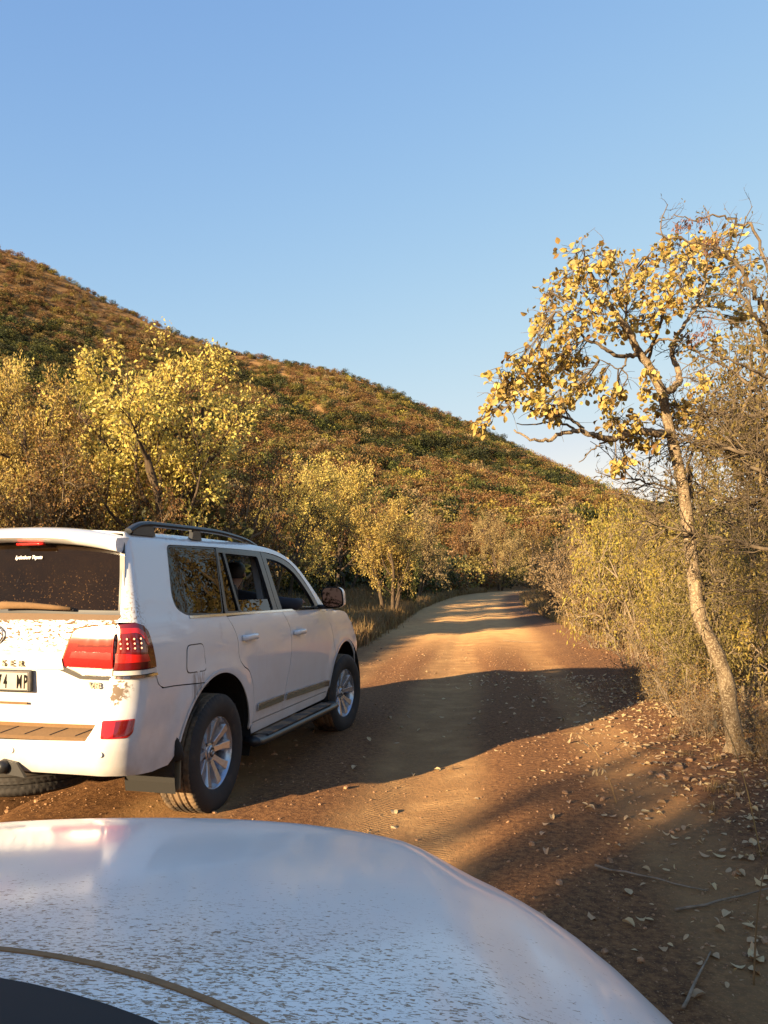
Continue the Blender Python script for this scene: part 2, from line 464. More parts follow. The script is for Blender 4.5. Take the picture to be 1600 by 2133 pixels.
# ------------------------------------------------------------------ car materials
def mat_paint(name, dirt='side'):
    m, nt, b = newmat(name)
    co = coords(nt); s = nd(nt, 'ShaderNodeSeparateXYZ', Vector=co)
    n1 = noise_(nt, 2.3, 6, 0.65, co); n2 = noise_(nt, 14, 6, 0.7, co); n3 = noise_(nt, 70, 3, 0.5, co)
    base = (0.74, 0.74, 0.735)
    film = math_(nt, 'MULTIPLY', remap(nt, s.outputs[2], 1.25, 0.42, 0.05, 0.42), remap(nt, n1, 0.3, 0.7, 0.5, 1.2))
    smear = math_(nt, 'MULTIPLY', remap(nt, math_(nt, 'ADD', math_(nt, 'MULTIPLY', n1, 0.7), math_(nt, 'MULTIPLY', n2, 0.45)), 0.62, 0.80), 0.30)
    d = math_(nt, 'MAXIMUM', film, smear)
    rearm = remap(nt, s.outputs[1], -0.80, -0.95)
    def spot(y0, y1, z0, z1, amt):
        my = math_(nt, 'MULTIPLY', remap(nt, s.outputs[1], y0, y0 + 0.05), remap(nt, s.outputs[1], y1, y1 - 0.05))
        mz = math_(nt, 'MULTIPLY', remap(nt, s.outputs[2], z0, z0 + 0.08), remap(nt, s.outputs[2], z1, z1 - 0.04))
        st = noise_(nt, 6, 5, 0.7, mapped(nt, co, (5, 9, 1.0)))
        return math_(nt, 'MULTIPLY', math_(nt, 'MULTIPLY', my, mz), remap(nt, st, 0.38, 0.56, 0.0, amt))
    if dirt == 'side':
        sp = math_(nt, 'MULTIPLY', remap(nt, n3, 0.56, 0.60), remap(nt, s.outputs[2], 1.70, 1.25, 0.0, 1.0))
        sp = math_(nt, 'MULTIPLY', sp, remap(nt, s.outputs[1], -0.80, -0.90))
        d = math_(nt, 'MAXIMUM', d, math_(nt, 'MULTIPLY', sp, 0.85))
        d = math_(nt, 'MAXIMUM', d, spot(-0.42, -0.20, 0.42, 0.97, 0.7))
        d = math_(nt, 'MAXIMUM', d, spot(0.55, 0.85, 0.72, 1.06, 0.22))
    if dirt == 'rear':
        n4 = noise_(nt, 30, 5, 0.6, mapped(nt, co, (1, 1, 2.6)), 0.6)
        sp = math_(nt, 'MULTIPLY', remap(nt, n4, 0.52, 0.56), remap(nt, s.outputs[2], 1.04, 1.24, 0.4, 1.0))
        sp = math_(nt, 'MULTIPLY', sp, remap(nt, s.outputs[2], 1.0, 1.12))
        d = math_(nt, 'MAXIMUM', d, math_(nt, 'MULTIPLY', sp, 0.97))
        edge = math_(nt, 'ADD', s.outputs[2], math_(nt, 'MULTIPLY', math_(nt, 'SUBTRACT', n2, 0.5), 0.03))
        d = math_(nt, 'MAXIMUM', d, math_(nt, 'MULTIPLY', remap(nt, edge, 1.305, 1.313), 0.96))
    if dirt == 'bumper':
        e = math_(nt, 'ADD', s.outputs[2], math_(nt, 'MULTIPLY', math_(nt, 'SUBTRACT', noise_(nt, 45, 4, 0.6, co), 0.5), 0.16))
        e2 = math_(nt, 'ADD', s.outputs[0], math_(nt, 'MULTIPLY', math_(nt, 'SUBTRACT', noise_(nt, 45, 4, 0.6, co), 0.5), 0.16))
        patch = math_(nt, 'MULTIPLY', math_(nt, 'MULTIPLY', remap(nt, e, 0.855, 0.875), remap(nt, e, 0.965, 0.95)), math_(nt, 'MULTIPLY', remap(nt, e2, 0.79, 0.80), remap(nt, e2, 0.915, 0.86)))
        d = math_(nt, 'MAXIMUM', d, math_(nt, 'MULTIPLY', patch, 0.92))
        d = math_(nt, 'MAXIMUM', d, spot(-0.42, -0.20, 0.42, 0.97, 0.7))
    col = mixc(nt, d, base, (.11, .060, .024) if dirt in ('rear', 'bumper') else (.30, .185, .10))
    nt.links.new(col, b.inputs['Base Color'])
    nt.links.new(remap(nt, d, 0.0, 0.8, 0.30, 0.85), b.inputs['Roughness'])
    nt.links.new(remap(nt, d, 0.05, 0.6, 1.0, 0.0), b.inputs['Coat Weight'])
    b.inputs['Coat Roughness'].default_value = 0.03
    return m

def mat_glass(name, tint, refl=1.0, dirt=0.0):
    m, nt, b = newmat(name)
    nt.nodes.remove(b); out = nt.nodes['Material Output']
    tr = nd(nt, 'ShaderNodeBsdfTransparent', Color=c4(tint))
    gl = nd(nt, 'ShaderNodeBsdfGlossy', Color=(refl, refl, refl, 1), Roughness=0.008)
    fr = nd(nt, 'ShaderNodeLayerWeight', Blend=0.5)
    f = math_(nt, 'ADD', math_(nt, 'MULTIPLY', math_(nt, 'POWER', fr.outputs['Facing'], 4.2), 0.85), 0.03, True)
    mx = nd(nt, 'ShaderNodeMixShader', _0=f, _1=tr.outputs[0], _2=gl.outputs[0])
    res = mx.outputs[0]
    if dirt:
        co = coords(nt); s = nd(nt, 'ShaderNodeSeparateXYZ', Vector=co)
        n = noise_(nt, 85, 4, 0.6, co); n2 = noise_(nt, 5, 5, 0.6, co)
        k = math_(nt, 'MULTIPLY', remap(nt, n, 0.60, 0.66), remap(nt, s.outputs[2], 1.72, 1.34, 0.05, 1.0))
        k = math_(nt, 'MAXIMUM', math_(nt, 'MULTIPLY', k, dirt), math_(nt, 'MULTIPLY', n2, 0.10))
        df = nd(nt, 'ShaderNodeBsdfDiffuse', Color=(.16, .09, .04, 1))
        mx2 = nd(nt, 'ShaderNodeMixShader', _0=k, _1=res, _2=df.outputs[0]); res = mx2.outputs[0]
    nt.links.new(res, out.inputs['Surface'])
    return m

def mat_lens(name, col, rough=0.12):
    m, nt, b = newmat(name)
    b.inputs['Base Color'].default_value = c4(col); b.inputs['Roughness'].default_value = rough
    b.inputs['Coat Weight'].default_value = 1.0; b.inputs['Coat Roughness'].default_value = 0.02
    return m

M_PAINT = mat_paint('white_paint_side', 'side')
M_PAINT_R = mat_paint('white_paint_tailgate', 'rear')
M_PAINT_B = mat_paint('white_paint_bumper', 'bumper')
M_PAINT_T = mat_paint('white_paint_top', 'none')
M_TINT = mat_glass('tinted_glass', (0.05, 0.055, 0.06), 1.0)
M_TINT_R = mat_glass('tinted_rear_glass', (0.05, 0.05, 0.055), 0.8, 0.8)
M_CLEAR = mat_glass('clear_glass', (0.78, 0.82, 0.80), 1.0)
M_BLACK = simple('black_trim', (0.018, 0.018, 0.019), 0.38, dust=DUST, dustamt=0.12)
M_BLACKG = simple('gloss_black_trim', (0.022, 0.022, 0.024), 0.3, coat=0.2)
M_MATTE = simple('matte_black', (0.008, 0.008, 0.008), 0.75, spec=0.2)
M_RAIL = simple('roof_rail_black', (0.022, 0.024, 0.028), 0.35)
M_RUBBER = simple('tyre_rubber', (0.022, 0.019, 0.017), 0.8, grain=0.25, dust=(0.12, 0.075, 0.045), dustamt=0.22)
M_TREAD = simple('tyre_tread', (0.035, 0.029, 0.024), 0.85, dust=(0.22, 0.145, 0.08), dustamt=0.6)
M_CHROME = simple('chrome', (0.72, 0.71, 0.69), 0.12, metal=1.0, dust=DUST, dustamt=0.12)
M_ALLOY = simple('alloy_rim', (0.46, 0.48, 0.52), 0.22, metal=0.75, dust=(0.20, 0.14, 0.09), dustamt=0.12)
M_SATIN = simple('satin_chrome', (0.66, 0.65, 0.62), 0.33, metal=1.0)
M_ALLOYD = simple('alloy_barrel', (0.16, 0.15, 0.15), 0.45, metal=0.9, dust=(0.25, 0.17, 0.1), dustamt=0.3)
M_DARK = simple('underbody_black', (0.012, 0.011, 0.010), 0.85)
M_INT = simple('interior_dark', (0.035, 0.034, 0.035), 0.75)
M_INTG = simple('interior_grey', (0.20, 0.195, 0.19), 0.7)
M_SEAT = simple('seat_leather', (0.030, 0.028, 0.028), 0.55)
M_RED = mat_lens('lamp_red', (0.38, 0.008, 0.007))
M_REDD = mat_lens('lamp_dark_red', (0.13, 0.004, 0.005))
M_REDB = mat_lens('lamp_bright_red', (0.62, 0.012, 0.008), 0.2)
M_WLENS = mat_lens('lamp_clear', (0.62, 0.58, 0.52), 0.08)
M_AMBER = mat_lens('lamp_amber', (0.75, 0.22, 0.02))
M_PLATE = simple('plate_white', (0.30, 0.29, 0.265), 0.45, dust=DUST, dustamt=0.25)
M_INK = simple('black_ink', (0.004, 0.004, 0.004), 0.7, spec=0.1)
M_STICK = simple('sticker_white', (0.82, 0.82, 0.80), 0.5)
M_DIRT = simple('caked_dust', (0.17, 0.097, 0.042), 0.95, grain=0.25, gscale=60)
M_SENSOR = simple('sensor_grey', (0.62, 0.61, 0.6), 0.4)

# ------------------------------------------------------------------ body surface of the off-road wagon (car space: x right, y forward from rear axle, z up)
_w = smooth_curve(np.array([.36, .50, .62, .80, .95, 1.08, 1.15, 1.22, 1.28, 1.33, 1.5, 1.70, 1.78, 1.815, 1.838, 1.862]),
                  np.array([.918, .938, .950, .961, .966, .965, .960, .950, .934, .917, .868, .811, .786, .768, .738, .62]), 0.016, 0.002)
_yr = smooth_curve(np.array([.36, .44, .50, .62, .68, .76, .86, 1.0, 1.2, 1.32, 1.40, 1.60, 1.78, 1.84]),
                   np.array([-.96, -1.05, -1.10, -1.118, -1.112, -1.078, -1.045, -1.03, -1.02, -1.0, -.975, -.925, -.885, -.868]), 0.02, 0.002)
_yt = smooth_curve(np.array([.36, .74, .95, 1.1, 1.2, 1.30, 1.34, 1.40, 1.60, 1.78, 1.84]),
                   np.array([-.985, -.995, -1.012, -1.018, -1.015, -1.0, -.985, -.968, -.920, -.880, -.862]), 0.015, 0.002)
_rc = smooth_curve(np.array([.36, .9, 1.1, 1.4, 1.84]), np.array([.19, .16, .12, .085, .075]), 0.05)
_yf = smooth_curve(np.array([.30, .45, .60, .80, .95, 1.05, 1.15]), np.array([3.50, 3.62, 3.70, 3.71, 3.66, 3.56, 3.42]), 0.03)
RF = 0.42
def Wd(y, z):
    w = _w(z) - 0.055 * sstep(2.1, 3.6, y) * (1.0) - 0.02 * sstep(-0.3, -1.0, y)
    for yc in (0.0, 2.85):
        r = np.hypot(y - yc, z - 0.385)
        w = w + 0.016 * np.exp(-((r - 0.57) / 0.075) ** 2) * (1 - sstep(0.9, 1.05, z)) * sstep(0.35, 0.5, z)
    return w
def S(s, z, rear=None):
    s = np.asarray(s, float); z = np.asarray(z, float)
    yrf = (rear or _yr)(z); rc = _rc(z)
    wc = Wd(-0.85 + 0 * z, z); xr = wc - rc; yc = yrf + 0.05 * xr ** 2 + rc
    a = np.clip(yc - s, 0, None); th = np.clip(a / rc, 0, PI / 2); fl = np.clip(a - rc * PI / 2, 0, None)
    wf = Wd(3.2 + 0 * z, z); xf = wf - RF; yfc = _yf(z) - 0.10 * xf ** 2 - RF
    b = np.clip(s - yfc, 0, None); ph = np.clip(b / RF, 0, PI / 2); fb = np.clip(b - RF * PI / 2, 0, None)
    side_y = np.clip(s, yc, yfc)
    x = Wd(side_y, z); y = side_y
    xr_ = xr + rc * np.cos(th) - fl
    xb = xf + RF * np.cos(ph) - fb
    x = np.where(a > 0, xr_, np.where(b > 0, xb, x))
    y = np.where(a > 0, np.where(fl > 0, yrf + 0.05 * xr_ ** 2, yc - rc * np.sin(th)), np.where(b > 0, np.where(fb > 0, _yf(z) - 0.10 * xb ** 2, yfc + RF * np.sin(ph)), y))
    return np.stack([x, y, z], -1)
def s_of_x(x, z):
    """surface parameter of a spot on the rear face at lateral position x"""
    yrf = _yr(z); rc = _rc(z); wc = Wd(np.float64(-0.85), z); xr = wc - rc
    yc = yrf + 0.05 * xr ** 2 + rc
    if x > xr: return float(yc - rc * math.acos(min(1.0, (x - xr) / rc)))
    return float(yc - rc * PI / 2 - (xr - x))
def REAR(x, z):
    x = np.asarray(x, float); z = np.asarray(z, float)
    return np.stack([x, _yt(z) + 0.05 * x ** 2, z], -1)

def in_poly(P, poly):
    poly = np.asarray(poly); x, y = P[:, 0], P[:, 1]
    r = np.zeros(len(P), bool); x1, y1 = poly[:, 0], poly[:, 1]; x2, y2 = np.roll(x1, -1), np.roll(y1, -1)
    for a, b, c, d in zip(x1, y1, x2, y2):
        if b == d: continue
        k = ((b > y) != (d > y)) & (x < (c - a) * (y - b) / (d - b) + a)
        r ^= k
    return r
def rnd(poly, r, keep=()):
    """fillet the corners of a polygon"""
    out = []; n = len(poly); P = [np.array(p, float) for p in poly]
    for i in range(n):
        if i in keep: out.append(tuple(P[i])); continue
        a, b, c = P[i - 1], P[i], P[(i + 1) % n]
        u, v = a - b, c - b; lu, lv = np.linalg.norm(u), np.linalg.norm(v)
        k = min(r, 0.45 * lu, 0.45 * lv)
        p0, p1 = b + u / lu * k, b + v / lv * k
        for t in np.linspace(0, 1, 5): out.append(tuple((1 - t) ** 2 * p0 + 2 * t * (1 - t) * b + t * t * p1))
    return out
def crom(pts, n=6):
    """open Catmull-Rom curve through points"""
    P = np.array(pts, float); P = np.vstack([2 * P[0] - P[1], P, 2 * P[-1] - P[-2]])
    out = []
    for i in range(1, len(P) - 2):
        for t in np.linspace(0, 1, n, endpoint=False):
            a, b, c, d = P[i - 1:i + 3]
            out.append(0.5 * ((2 * b) + (-a + c) * t + (2 * a - 5 * b + 4 * c - d) * t * t + (-a + 3 * b - 3 * c + d) * t ** 3))
    out.append(P[-2]); return [tuple(p) for p in out]
def arc(yc, zc, r, a0, a1, n=24):
    return [(yc + r * math.cos(R(a)), zc + r * math.sin(R(a))) for a in np.linspace(a0, a1, n)]
def dense(poly, d):
    out = []
    for i in range(len(poly)):
        a, b = np.array(poly[i]), np.array(poly[(i + 1) % len(poly)]); n = max(1, int(math.ceil(np.linalg.norm(b - a) / d)))
        for k in range(n): out.append(tuple(a + (b - a) * k / n))
    return out
def panel(name, poly, mat, parent, holes=(), side=1, surf=S, off=0.0, ds=0.06, dz=0.06, depth=0.014, fine=None, edge=0.03):
    """curved sheet cut to an outline on the body surface, with a folded edge"""
    poly = dense(poly, edge); holes = [dense(h, edge) for h in holes]
    loops = [poly] + list(holes)
    B = np.array([p for l in loops for p in l])
    x0, y0 = np.array(poly).min(0); x1, y1 = np.array(poly).max(0)
    gs = np.arange(x0 + ds / 2, x1, ds)
    if fine: gs = np.sort(np.concatenate([gs[(gs < fine[0]) | (gs > fine[1])], np.arange(max(x0, fine[0]), min(x1, fine[1]), fine[2])]))
    G = np.stack(np.meshgrid(gs, np.arange(y0 + dz / 2, y1, dz)), -1).reshape(-1, 2)
    k = in_poly(G, poly)
    for h in holes: k &= ~in_poly(G, h)
    G = G[k]
    if len(G):
        dd = np.sqrt(((G[:, None] - B[None]) ** 2).sum(-1)).min(1); G = G[dd > 0.4 * edge]
    P = np.vstack([B, G]) if len(G) else B
    E = []; o = 0
    for l in loops:
        E += [(o + i, o + (i + 1) % len(l)) for i in range(len(l))]; o += len(l)
    r = delaunay_2d_cdt([Vector(p) for p in P], E, [], 0, 1e-6)
    P2 = np.array([tuple(v) for v in r[0]]); F = np.array([f for f in r[2] if len(f) == 3])
    C = P2[F].mean(1); k = in_poly(C, poly)
    for h in holes: k &= ~in_poly(C, h)
    F = F[k]
    e = 1e-4
    def nrm(Q):
        a = surf(Q[:, 0] + e, Q[:, 1]) - surf(Q[:, 0] - e, Q[:, 1]); b = surf(Q[:, 0], Q[:, 1] + e) - surf(Q[:, 0], Q[:, 1] - e)
        n = np.cross(a, b); return n / (np.linalg.norm(n, axis=1)[:, None] + 1e-12)
    V = surf(P2[:, 0], P2[:, 1]); N = nrm(P2)
    sg = 1.0 if np.sum(N[:, 0] * V[:, 0] + N[:, 1] * (V[:, 1] - 1.2)) > 0 else -1.0
    N = N * sg; V = V + N * off
    # winding to match normals
    tn = np.cross(V[F[:, 1]] - V[F[:, 0]], V[F[:, 2]] - V[F[:, 0]]); fl = (tn * N[F[:, 0]]).sum(1) < 0
    F[fl] = F[fl][:, ::-1]
    # boundary flange
    cnt = {}
    for f in F.tolist():
        for a, b in ((f[0], f[1]), (f[1], f[2]), (f[2], f[0])): cnt[(a, b)] = 1
    bd = [(a, b) for (a, b) in cnt if (b, a) not in cnt]
    VV = [V]; Q = []; NN = [N]; n0 = len(V)
    if depth and bd:
        ids = sorted({i for ab in bd for i in ab}); mp = {i: k for k, i in enumerate(ids)}; m = len(ids)
        VV += [V[ids], V[ids] - N[ids] * depth]
        Q = [(n0 + mp[b], n0 + mp[a], n0 + m + mp[a], n0 + m + mp[b]) for a, b in bd]
        side_n = np.zeros((m, 3))
        for a, b in bd:
            t = np.cross(V[b] - V[a], N[a]); side_n[mp[a]] += t; side_n[mp[b]] += t
        side_n /= np.linalg.norm(side_n, axis=1)[:, None] + 1e-12
        NN += [side_n, side_n]
    VA = np.vstack(VV); NA = np.vstack(NN)
    FF = [F] + ([np.array(Q)] if Q else [])
    if side < 0:
        VA = VA * [-1, 1, 1]; NA = NA * [-1, 1, 1]; FF = [f[:, ::-1] for f in FF]
    me = mesh_np(name, VA, FF)
    me.normals_split_custom_set_from_vertices(NA.tolist())
    return obj(name, me, mat, parent)

def strip_on(name, line, width, mat, parent, side=1, surf=S, off=0.002, n=1):
    """flat ribbon lying on the body surface along a line"""
    out = []
    for a, b in zip(line[:-1], line[1:]):
        a = np.array(a); b = np.array(b); n_ = max(1, int(math.ceil(np.linalg.norm(b - a) / 0.03)))
        out += [a + (b - a) * k / n_ for k in range(n_)]
    L = np.array(out + [np.array(line[-1])])
    L = L[np.concatenate([[True], np.linalg.norm(np.diff(L, axis=0), axis=1) > 1e-6])]
    T = np.gradient(L, axis=0); T /= np.linalg.norm(T, axis=1)[:, None] + 1e-9
    Nn = np.stack([-T[:, 1], T[:, 0]], -1) * width / 2
    poly = [tuple(p) for p in L + Nn] + [tuple(p) for p in (L - Nn)[::-1]]
    return panel(name, poly, mat, parent, side=side, surf=surf, off=off, depth=0.004, ds=9, dz=9)

def text_obj(name, body, size, mat, parent, loc, rot, align='CENTER', extrude=0.003, shear=0.0, spacing=1.0, xs=1.0, bold=0.0):
    cu = bpy.data.curves.new(name, 'FONT'); cu.body = body; cu.size = size; cu.extrude = extrude; cu.align_x = align; cu.shear = shear
    cu.space_character = spacing; cu.offset = bold
    t = bpy.data.objects.new(name, cu); COL.objects.link(t)
    dg = bpy.context.evaluated_depsgraph_get()
    me = bpy.data.meshes.new_from_object(t.evaluated_get(dg)); COL.objects.unlink(t); bpy.data.objects.remove(t); me.name = name
    o = obj(name, me, mat, parent); me.materials.clear(); me.materials.append(mat)
    o.location = loc; o.rotation_euler = rot; o.scale = (xs, 1, 1)
    return o

# ------------------------------------------------------------------ wheel
def tyre_meshes():
    # cross-section (radius, offset along axle), outer side +x
    prof = [(.232, .105), (.240, .118), (.262, .130), (.300, .141), (.335, .140), (.360, .132), (.376, .122), (.384, .113)]
    n = 200
    tr = np.linspace(.113, -.113, 26)
    rows = [(r, a) for r, a in prof[:-1]] + [(.3895 - 0.004 * (abs(a) / .113) ** 2, a) for a in tr] + [(r, -a) for r, a in prof[:-1][::-1]]
    th = np.linspace(0, 2 * PI, n, endpoint=False)
    V = []
    for i, (r, a) in enumerate(rows):
        rr = np.full(n, r)
        if len(prof) - 1 <= i < len(prof) - 1 + 26:
            u = a / .113
            for g in (-0.62, -0.2, 0.2, 0.62): rr = rr - 0.009 * (abs(u - g) < 0.055)
            seg = (th * 34 / PI + (abs(u) * 1.3 if abs(u) > .6 else u * 2.2)) % 1.0
            rr = rr - 0.007 * (seg < 0.16) * (abs(u) > 0.25)
        elif abs(a) > .115 and r > .35:
            seg = (th * 34 / PI + 1.3) % 1.0
            rr = rr - 0.004 * (seg < 0.2)
        V.append(np.stack([np.full(n, a), np.cos(th) * rr, np.sin(th) * rr], -1))
    V = np.concatenate(V); m = len(rows)
    i = np.arange(m - 1)[:, None] * n; j = np.arange(n)[None]; j2 = (j + 1) % n
    F = np.stack([i + j, i + n + j, i + n + j2, i + j2], -1).reshape(-1, 4)
    me = mesh_np('tyre', V, F)
    me.materials.append(M_RUBBER); me.materials.append(M_TREAD)
    mi = np.zeros(len(F), np.int32); row = np.repeat(np.arange(m - 1), n)
    mi[(row >= len(prof) - 1) & (row < len(prof) + 24)] = 1
    me.polygons.foreach_set('material_index', mi); me.set_sharp_from_angle(angle=R(40))
    return me
TYRE_ME = tyre_meshes()

def make_wheel(parent, loc, side, steer=0.0):
    w = bpy.data.objects.new('wheel', None); w.empty_display_size = .1
    w.location = loc; w.rotation_euler = (0, 0, (PI if side < 0 else 0) + steer)
    link(w, parent)
    obj('tyre', TYRE_ME, None, w)
    if side > 0 or True:
        mb = MB()
        mb.lathe([(.228, -.11), (.222, -.06), (.215, .05), (.222, .085), (.240, .100), (.246, .107), (.243, .113), (.234, .112), (.226, .100), (.216, .07), (.205, -.02), (.20, -.11)], 64, 'X')
        mb.build('rim', M_ALLOY, w, auto=40)
        mb = MB(); mb.lathe([(.21, -.03), (.05, -.02), (.0, -.02)], 40, 'X'); mb.build('brake_disc', M_ALLOYD, w, auto=30)
        for k in range(5):
            a0 = 2 * PI * k / 5 + 0.35
            mb = MB()
            for sgn in (-1, 1):
                rows = []
                for r, da, hw, xo, xi in ((.045, .30, .034, .058, .02), (.10, .27, .031, .070, .03), (.16, .28, .036, .084, .045), (.215, .31, .044, .098, .055), (.236, .32, .050, .102, .06)):
                    a = a0 + sgn * da * (1.0 if r > .06 else 0.8)
                    c = np.array([0, math.cos(a), math.sin(a)]) * r; t = np.array([0, -math.sin(a), math.cos(a)])
                    rows.append([c + t * hw * .62 + [xo, 0, 0], c - t * hw * .62 + [xo, 0, 0], c - t * hw + [xi, 0, 0], c + t * hw + [xi, 0, 0]])
                V = np.array(rows).reshape(-1, 3); F = []
                for i in range(len(rows) - 1):
                    for j in range(4): F.append((i * 4 + j, i * 4 + (j + 1) % 4, i * 4 + 4 + (j + 1) % 4, i * 4 + 4 + j))
                F += [(0, 1, 2, 3), tuple(range(len(V) - 4, len(V)))]
                mb.add(V, F)
            mb.build('spoke', M_ALLOY, w, bevel=0.003)
        mb = MB(); mb.lathe([(.078, .02), (.078, .052), (.066, .060), (.045, .064), (.045, .072), (.038, .078), (.0, .079)], 32, 'X'); hub = mb.build('hub_cap', M_ALLOY, w, auto=35)
        mb = MB(); mb.lathe([(.031, .0785), (.031, .0805), (.0, .081)], 24, 'X'); mb.build('cap_disc', M_BLACKG, hub, auto=35)
        for rx, rz_, cz in ((.024, .016, 0), (.010, .016, 0), (.018, .006, .006)):
            t = np.linspace(0, 2 * PI, 25)
            mb = MB(); mb.tube([(.0815, rx * math.cos(q), cz + rz_ * math.sin(q)) for q in t], .0018, 5); mb.build('emblem_ring', M_CHROME, hub, smooth=True)
        for k in range(5):
            a = 2 * PI * k / 5 + 0.35 + PI / 5
            mb = MB(); c = (0, .068 * math.cos(a), .068 * math.sin(a)); mb.lathe([(.017, .03), (.017, .05), (.010, .052), (.010, .066), (.0, .068)], 12, 'X', c); mb.build('lug_nut', M_ALLOYD, w, auto=30)
    return w
# ------------------------------------------------------------------ the parked off-road wagon
CAR_YAW = R(14.9)
CAR = empty('suv', (-2.05, 5.68, 0.012), -CAR_YAW, 'dusty white SUV with black roof rails and lowered side windows, seen from behind', 'car')
sx = lambda x, z: (s_of_x(x, z), z)
ARCH_R = arc(0, .385, .535, -14, 194, 40)
ARCH_F = arc(2.85, .385, .525, -14, 194, 40)
ROOF_EDGE = [(-.80, 1.825), (-.55, 1.836), (-.30, 1.838), (.22, 1.834), (.70, 1.826), (1.05, 1.812), (1.32, 1.788), (1.53, 1.748), (1.70, 1.69), (1.84, 1.615), (1.99, 1.50), (2.12, 1.385), (2.22, 1.29), (2.27, 1.225)]
DLO_TOP = [(2.10, 1.27), (2.03, 1.37), (1.95, 1.46), (1.84, 1.56), (1.66, 1.67), (1.47, 1.725), (1.25, 1.755), (.95, 1.768), (.3, 1.772), (-.22, 1.768)]
BELT = 1.288
for side in (1, -1):
    sd = dict(side=side)
    # quarter panel with the D pillar, the roof side rail and the A pillar
    dp = [sx(.80, 1.30), sx(.825, 1.335), sx(.815, 1.36), sx(.784, 1.575), sx(.757, 1.745), sx(.742, 1.80)]
    lampcut = [(-.79, 1.005), (-.80, 1.06), (-.825, 1.16), (-.85, 1.245), (-.885, 1.283), (-.93, 1.297)]
    poly = crom(dp, 4) + crom(ROOF_EDGE, 5) + [(2.20, 1.228)] + crom(DLO_TOP, 5) + rnd([(-.22, 1.768), (-.425, 1.765), (-.45, 1.66), (-.508, 1.44), (-.49, 1.36), (-.39, 1.312), (.14, BELT)], .05, keep=(0, 6))[1:] \
        + crom([(.16, 1.28), (.24, 1.18), (.28, 1.10), (.30, .98), (.37, .91), (.475, .86), (.55, .75), (.575, .61), (.575, .47)], 5) \
        + [(.535, .43)] + [p for p in ARCH_R if p[1] > .44 and (p[0] > -.25 or p[1] > .878)] + [(-.28, .880), (-.60, .902)] + crom([(-.70, .905), (-.75, .93), (-.79, 1.0)], 4) + lampcut[1:]
    q = panel('quarter_panel', poly, M_PAINT, CAR, fine=(-1.2, -.76, .02), **sd)
    panel('inner_trim', poly, M_INTG if side < 0 else M_INT, CAR, off=-.05, depth=0, ds=.12, dz=.12, **sd)
    # fuel flap, set in a dark joint
    if side > 0:
        fl = rnd([(-.45, .96), (-.21, .952), (-.24, 1.122), (-.445, 1.125)], .04)
        fj = rnd([(-.456, .953), (-.203, .945), (-.234, 1.129), (-.452, 1.132)], .044)
        j = panel('fuel_flap_joint', fj, M_BLACK, q, off=.0008, depth=0, **sd); panel('fuel_flap', fl, M_PAINT, q, off=.003, depth=.003, **sd)
    # bumper ear and side
    bp = [sx(.745, .745), sx(.765, .90), sx(.79, 1.0)] + [(-.80, .998), (-.765, .93), (-.712, .898), (-.60, .895), (-.28, .873), (-.228, .867)] \
        + [p for p in ARCH_R if p[0] < -.2 and .5 < p[1] < .868] + [(-.60, .43), (-.75, .425), sx(.82, .455), sx(.60, .462), sx(.0, .47), sx(.0, .645), sx(.70, .655)]
    b_ = panel('rear_bumper', bp, M_PAINT_B, CAR, fine=(-2.4, -.70, .03), **sd)
    fg = rnd([sx(.788, .668), sx(.778, .762), (s_of_x(.775, .762) + .185, .765), (s_of_x(.775, .762) + .165, .690), (s_of_x(.775, .762) + .135, .668)], .012)
    panel('fog_lamp', fg, M_RED, b_, off=.004, depth=.008, **sd)
    fg2 = [sx(.85, .675), sx(.85, .757), (s_of_x(.775, .762) + .172, .757), (s_of_x(.775, .762) + .150, .68)]
    panel('fog_reflector', fg2, M_REDD, b_, off=.0055, depth=.002, **sd)
    for xs_, zs_ in ((.79, .585), (.24, .59)):
        p = S(*sx(xs_, zs_)); mb = MB()
        mb.lathe([(.016, 0), (.016, -.004), (.013, -.006), (.0, -.006)], 16, 'Y', (side * p[0], p[1] - .001, p[2])); mb.build('parking_sensor', M_SENSOR, b_, auto=30)
    # doors
    rd = crom([(.167, 1.277), (.247, 1.18), (.287, 1.10), (.307, .98), (.377, .917), (.482, .867), (.557, .755), (.583, .61), (.583, .49)], 5) + [(.60, .475), (1.16, .475)] \
        + crom([(1.165, .49), (1.21, .63), (1.285, .82), (1.315, .97), (1.285, 1.13), (1.175, 1.265), (1.165, 1.277)], 5)
    d1 = panel('rear_door', rd, M_PAINT, CAR, **sd); panel('inner_trim', rd, M_INT, d1, off=-.05, depth=0, ds=.2, dz=.2, **sd)
    fd = crom([(1.173, 1.277), (1.183, 1.265), (1.293, 1.13), (1.323, .97), (1.293, .82), (1.218, .63), (1.173, .49)], 5) + [(1.175, .475), (2.27, .475)] \
        + crom([(2.29, .48), (2.41, .65), (2.46, .83), (2.38, 1.06), (2.18, 1.235), (2.17, 1.25)], 5) + [(2.11, 1.272)]
    d2 = panel('front_door', fd, M_PAINT, CAR, **sd); panel('inner_trim', fd, M_INT, d2, off=-.05, depth=0, ds=.2, dz=.2, **sd)
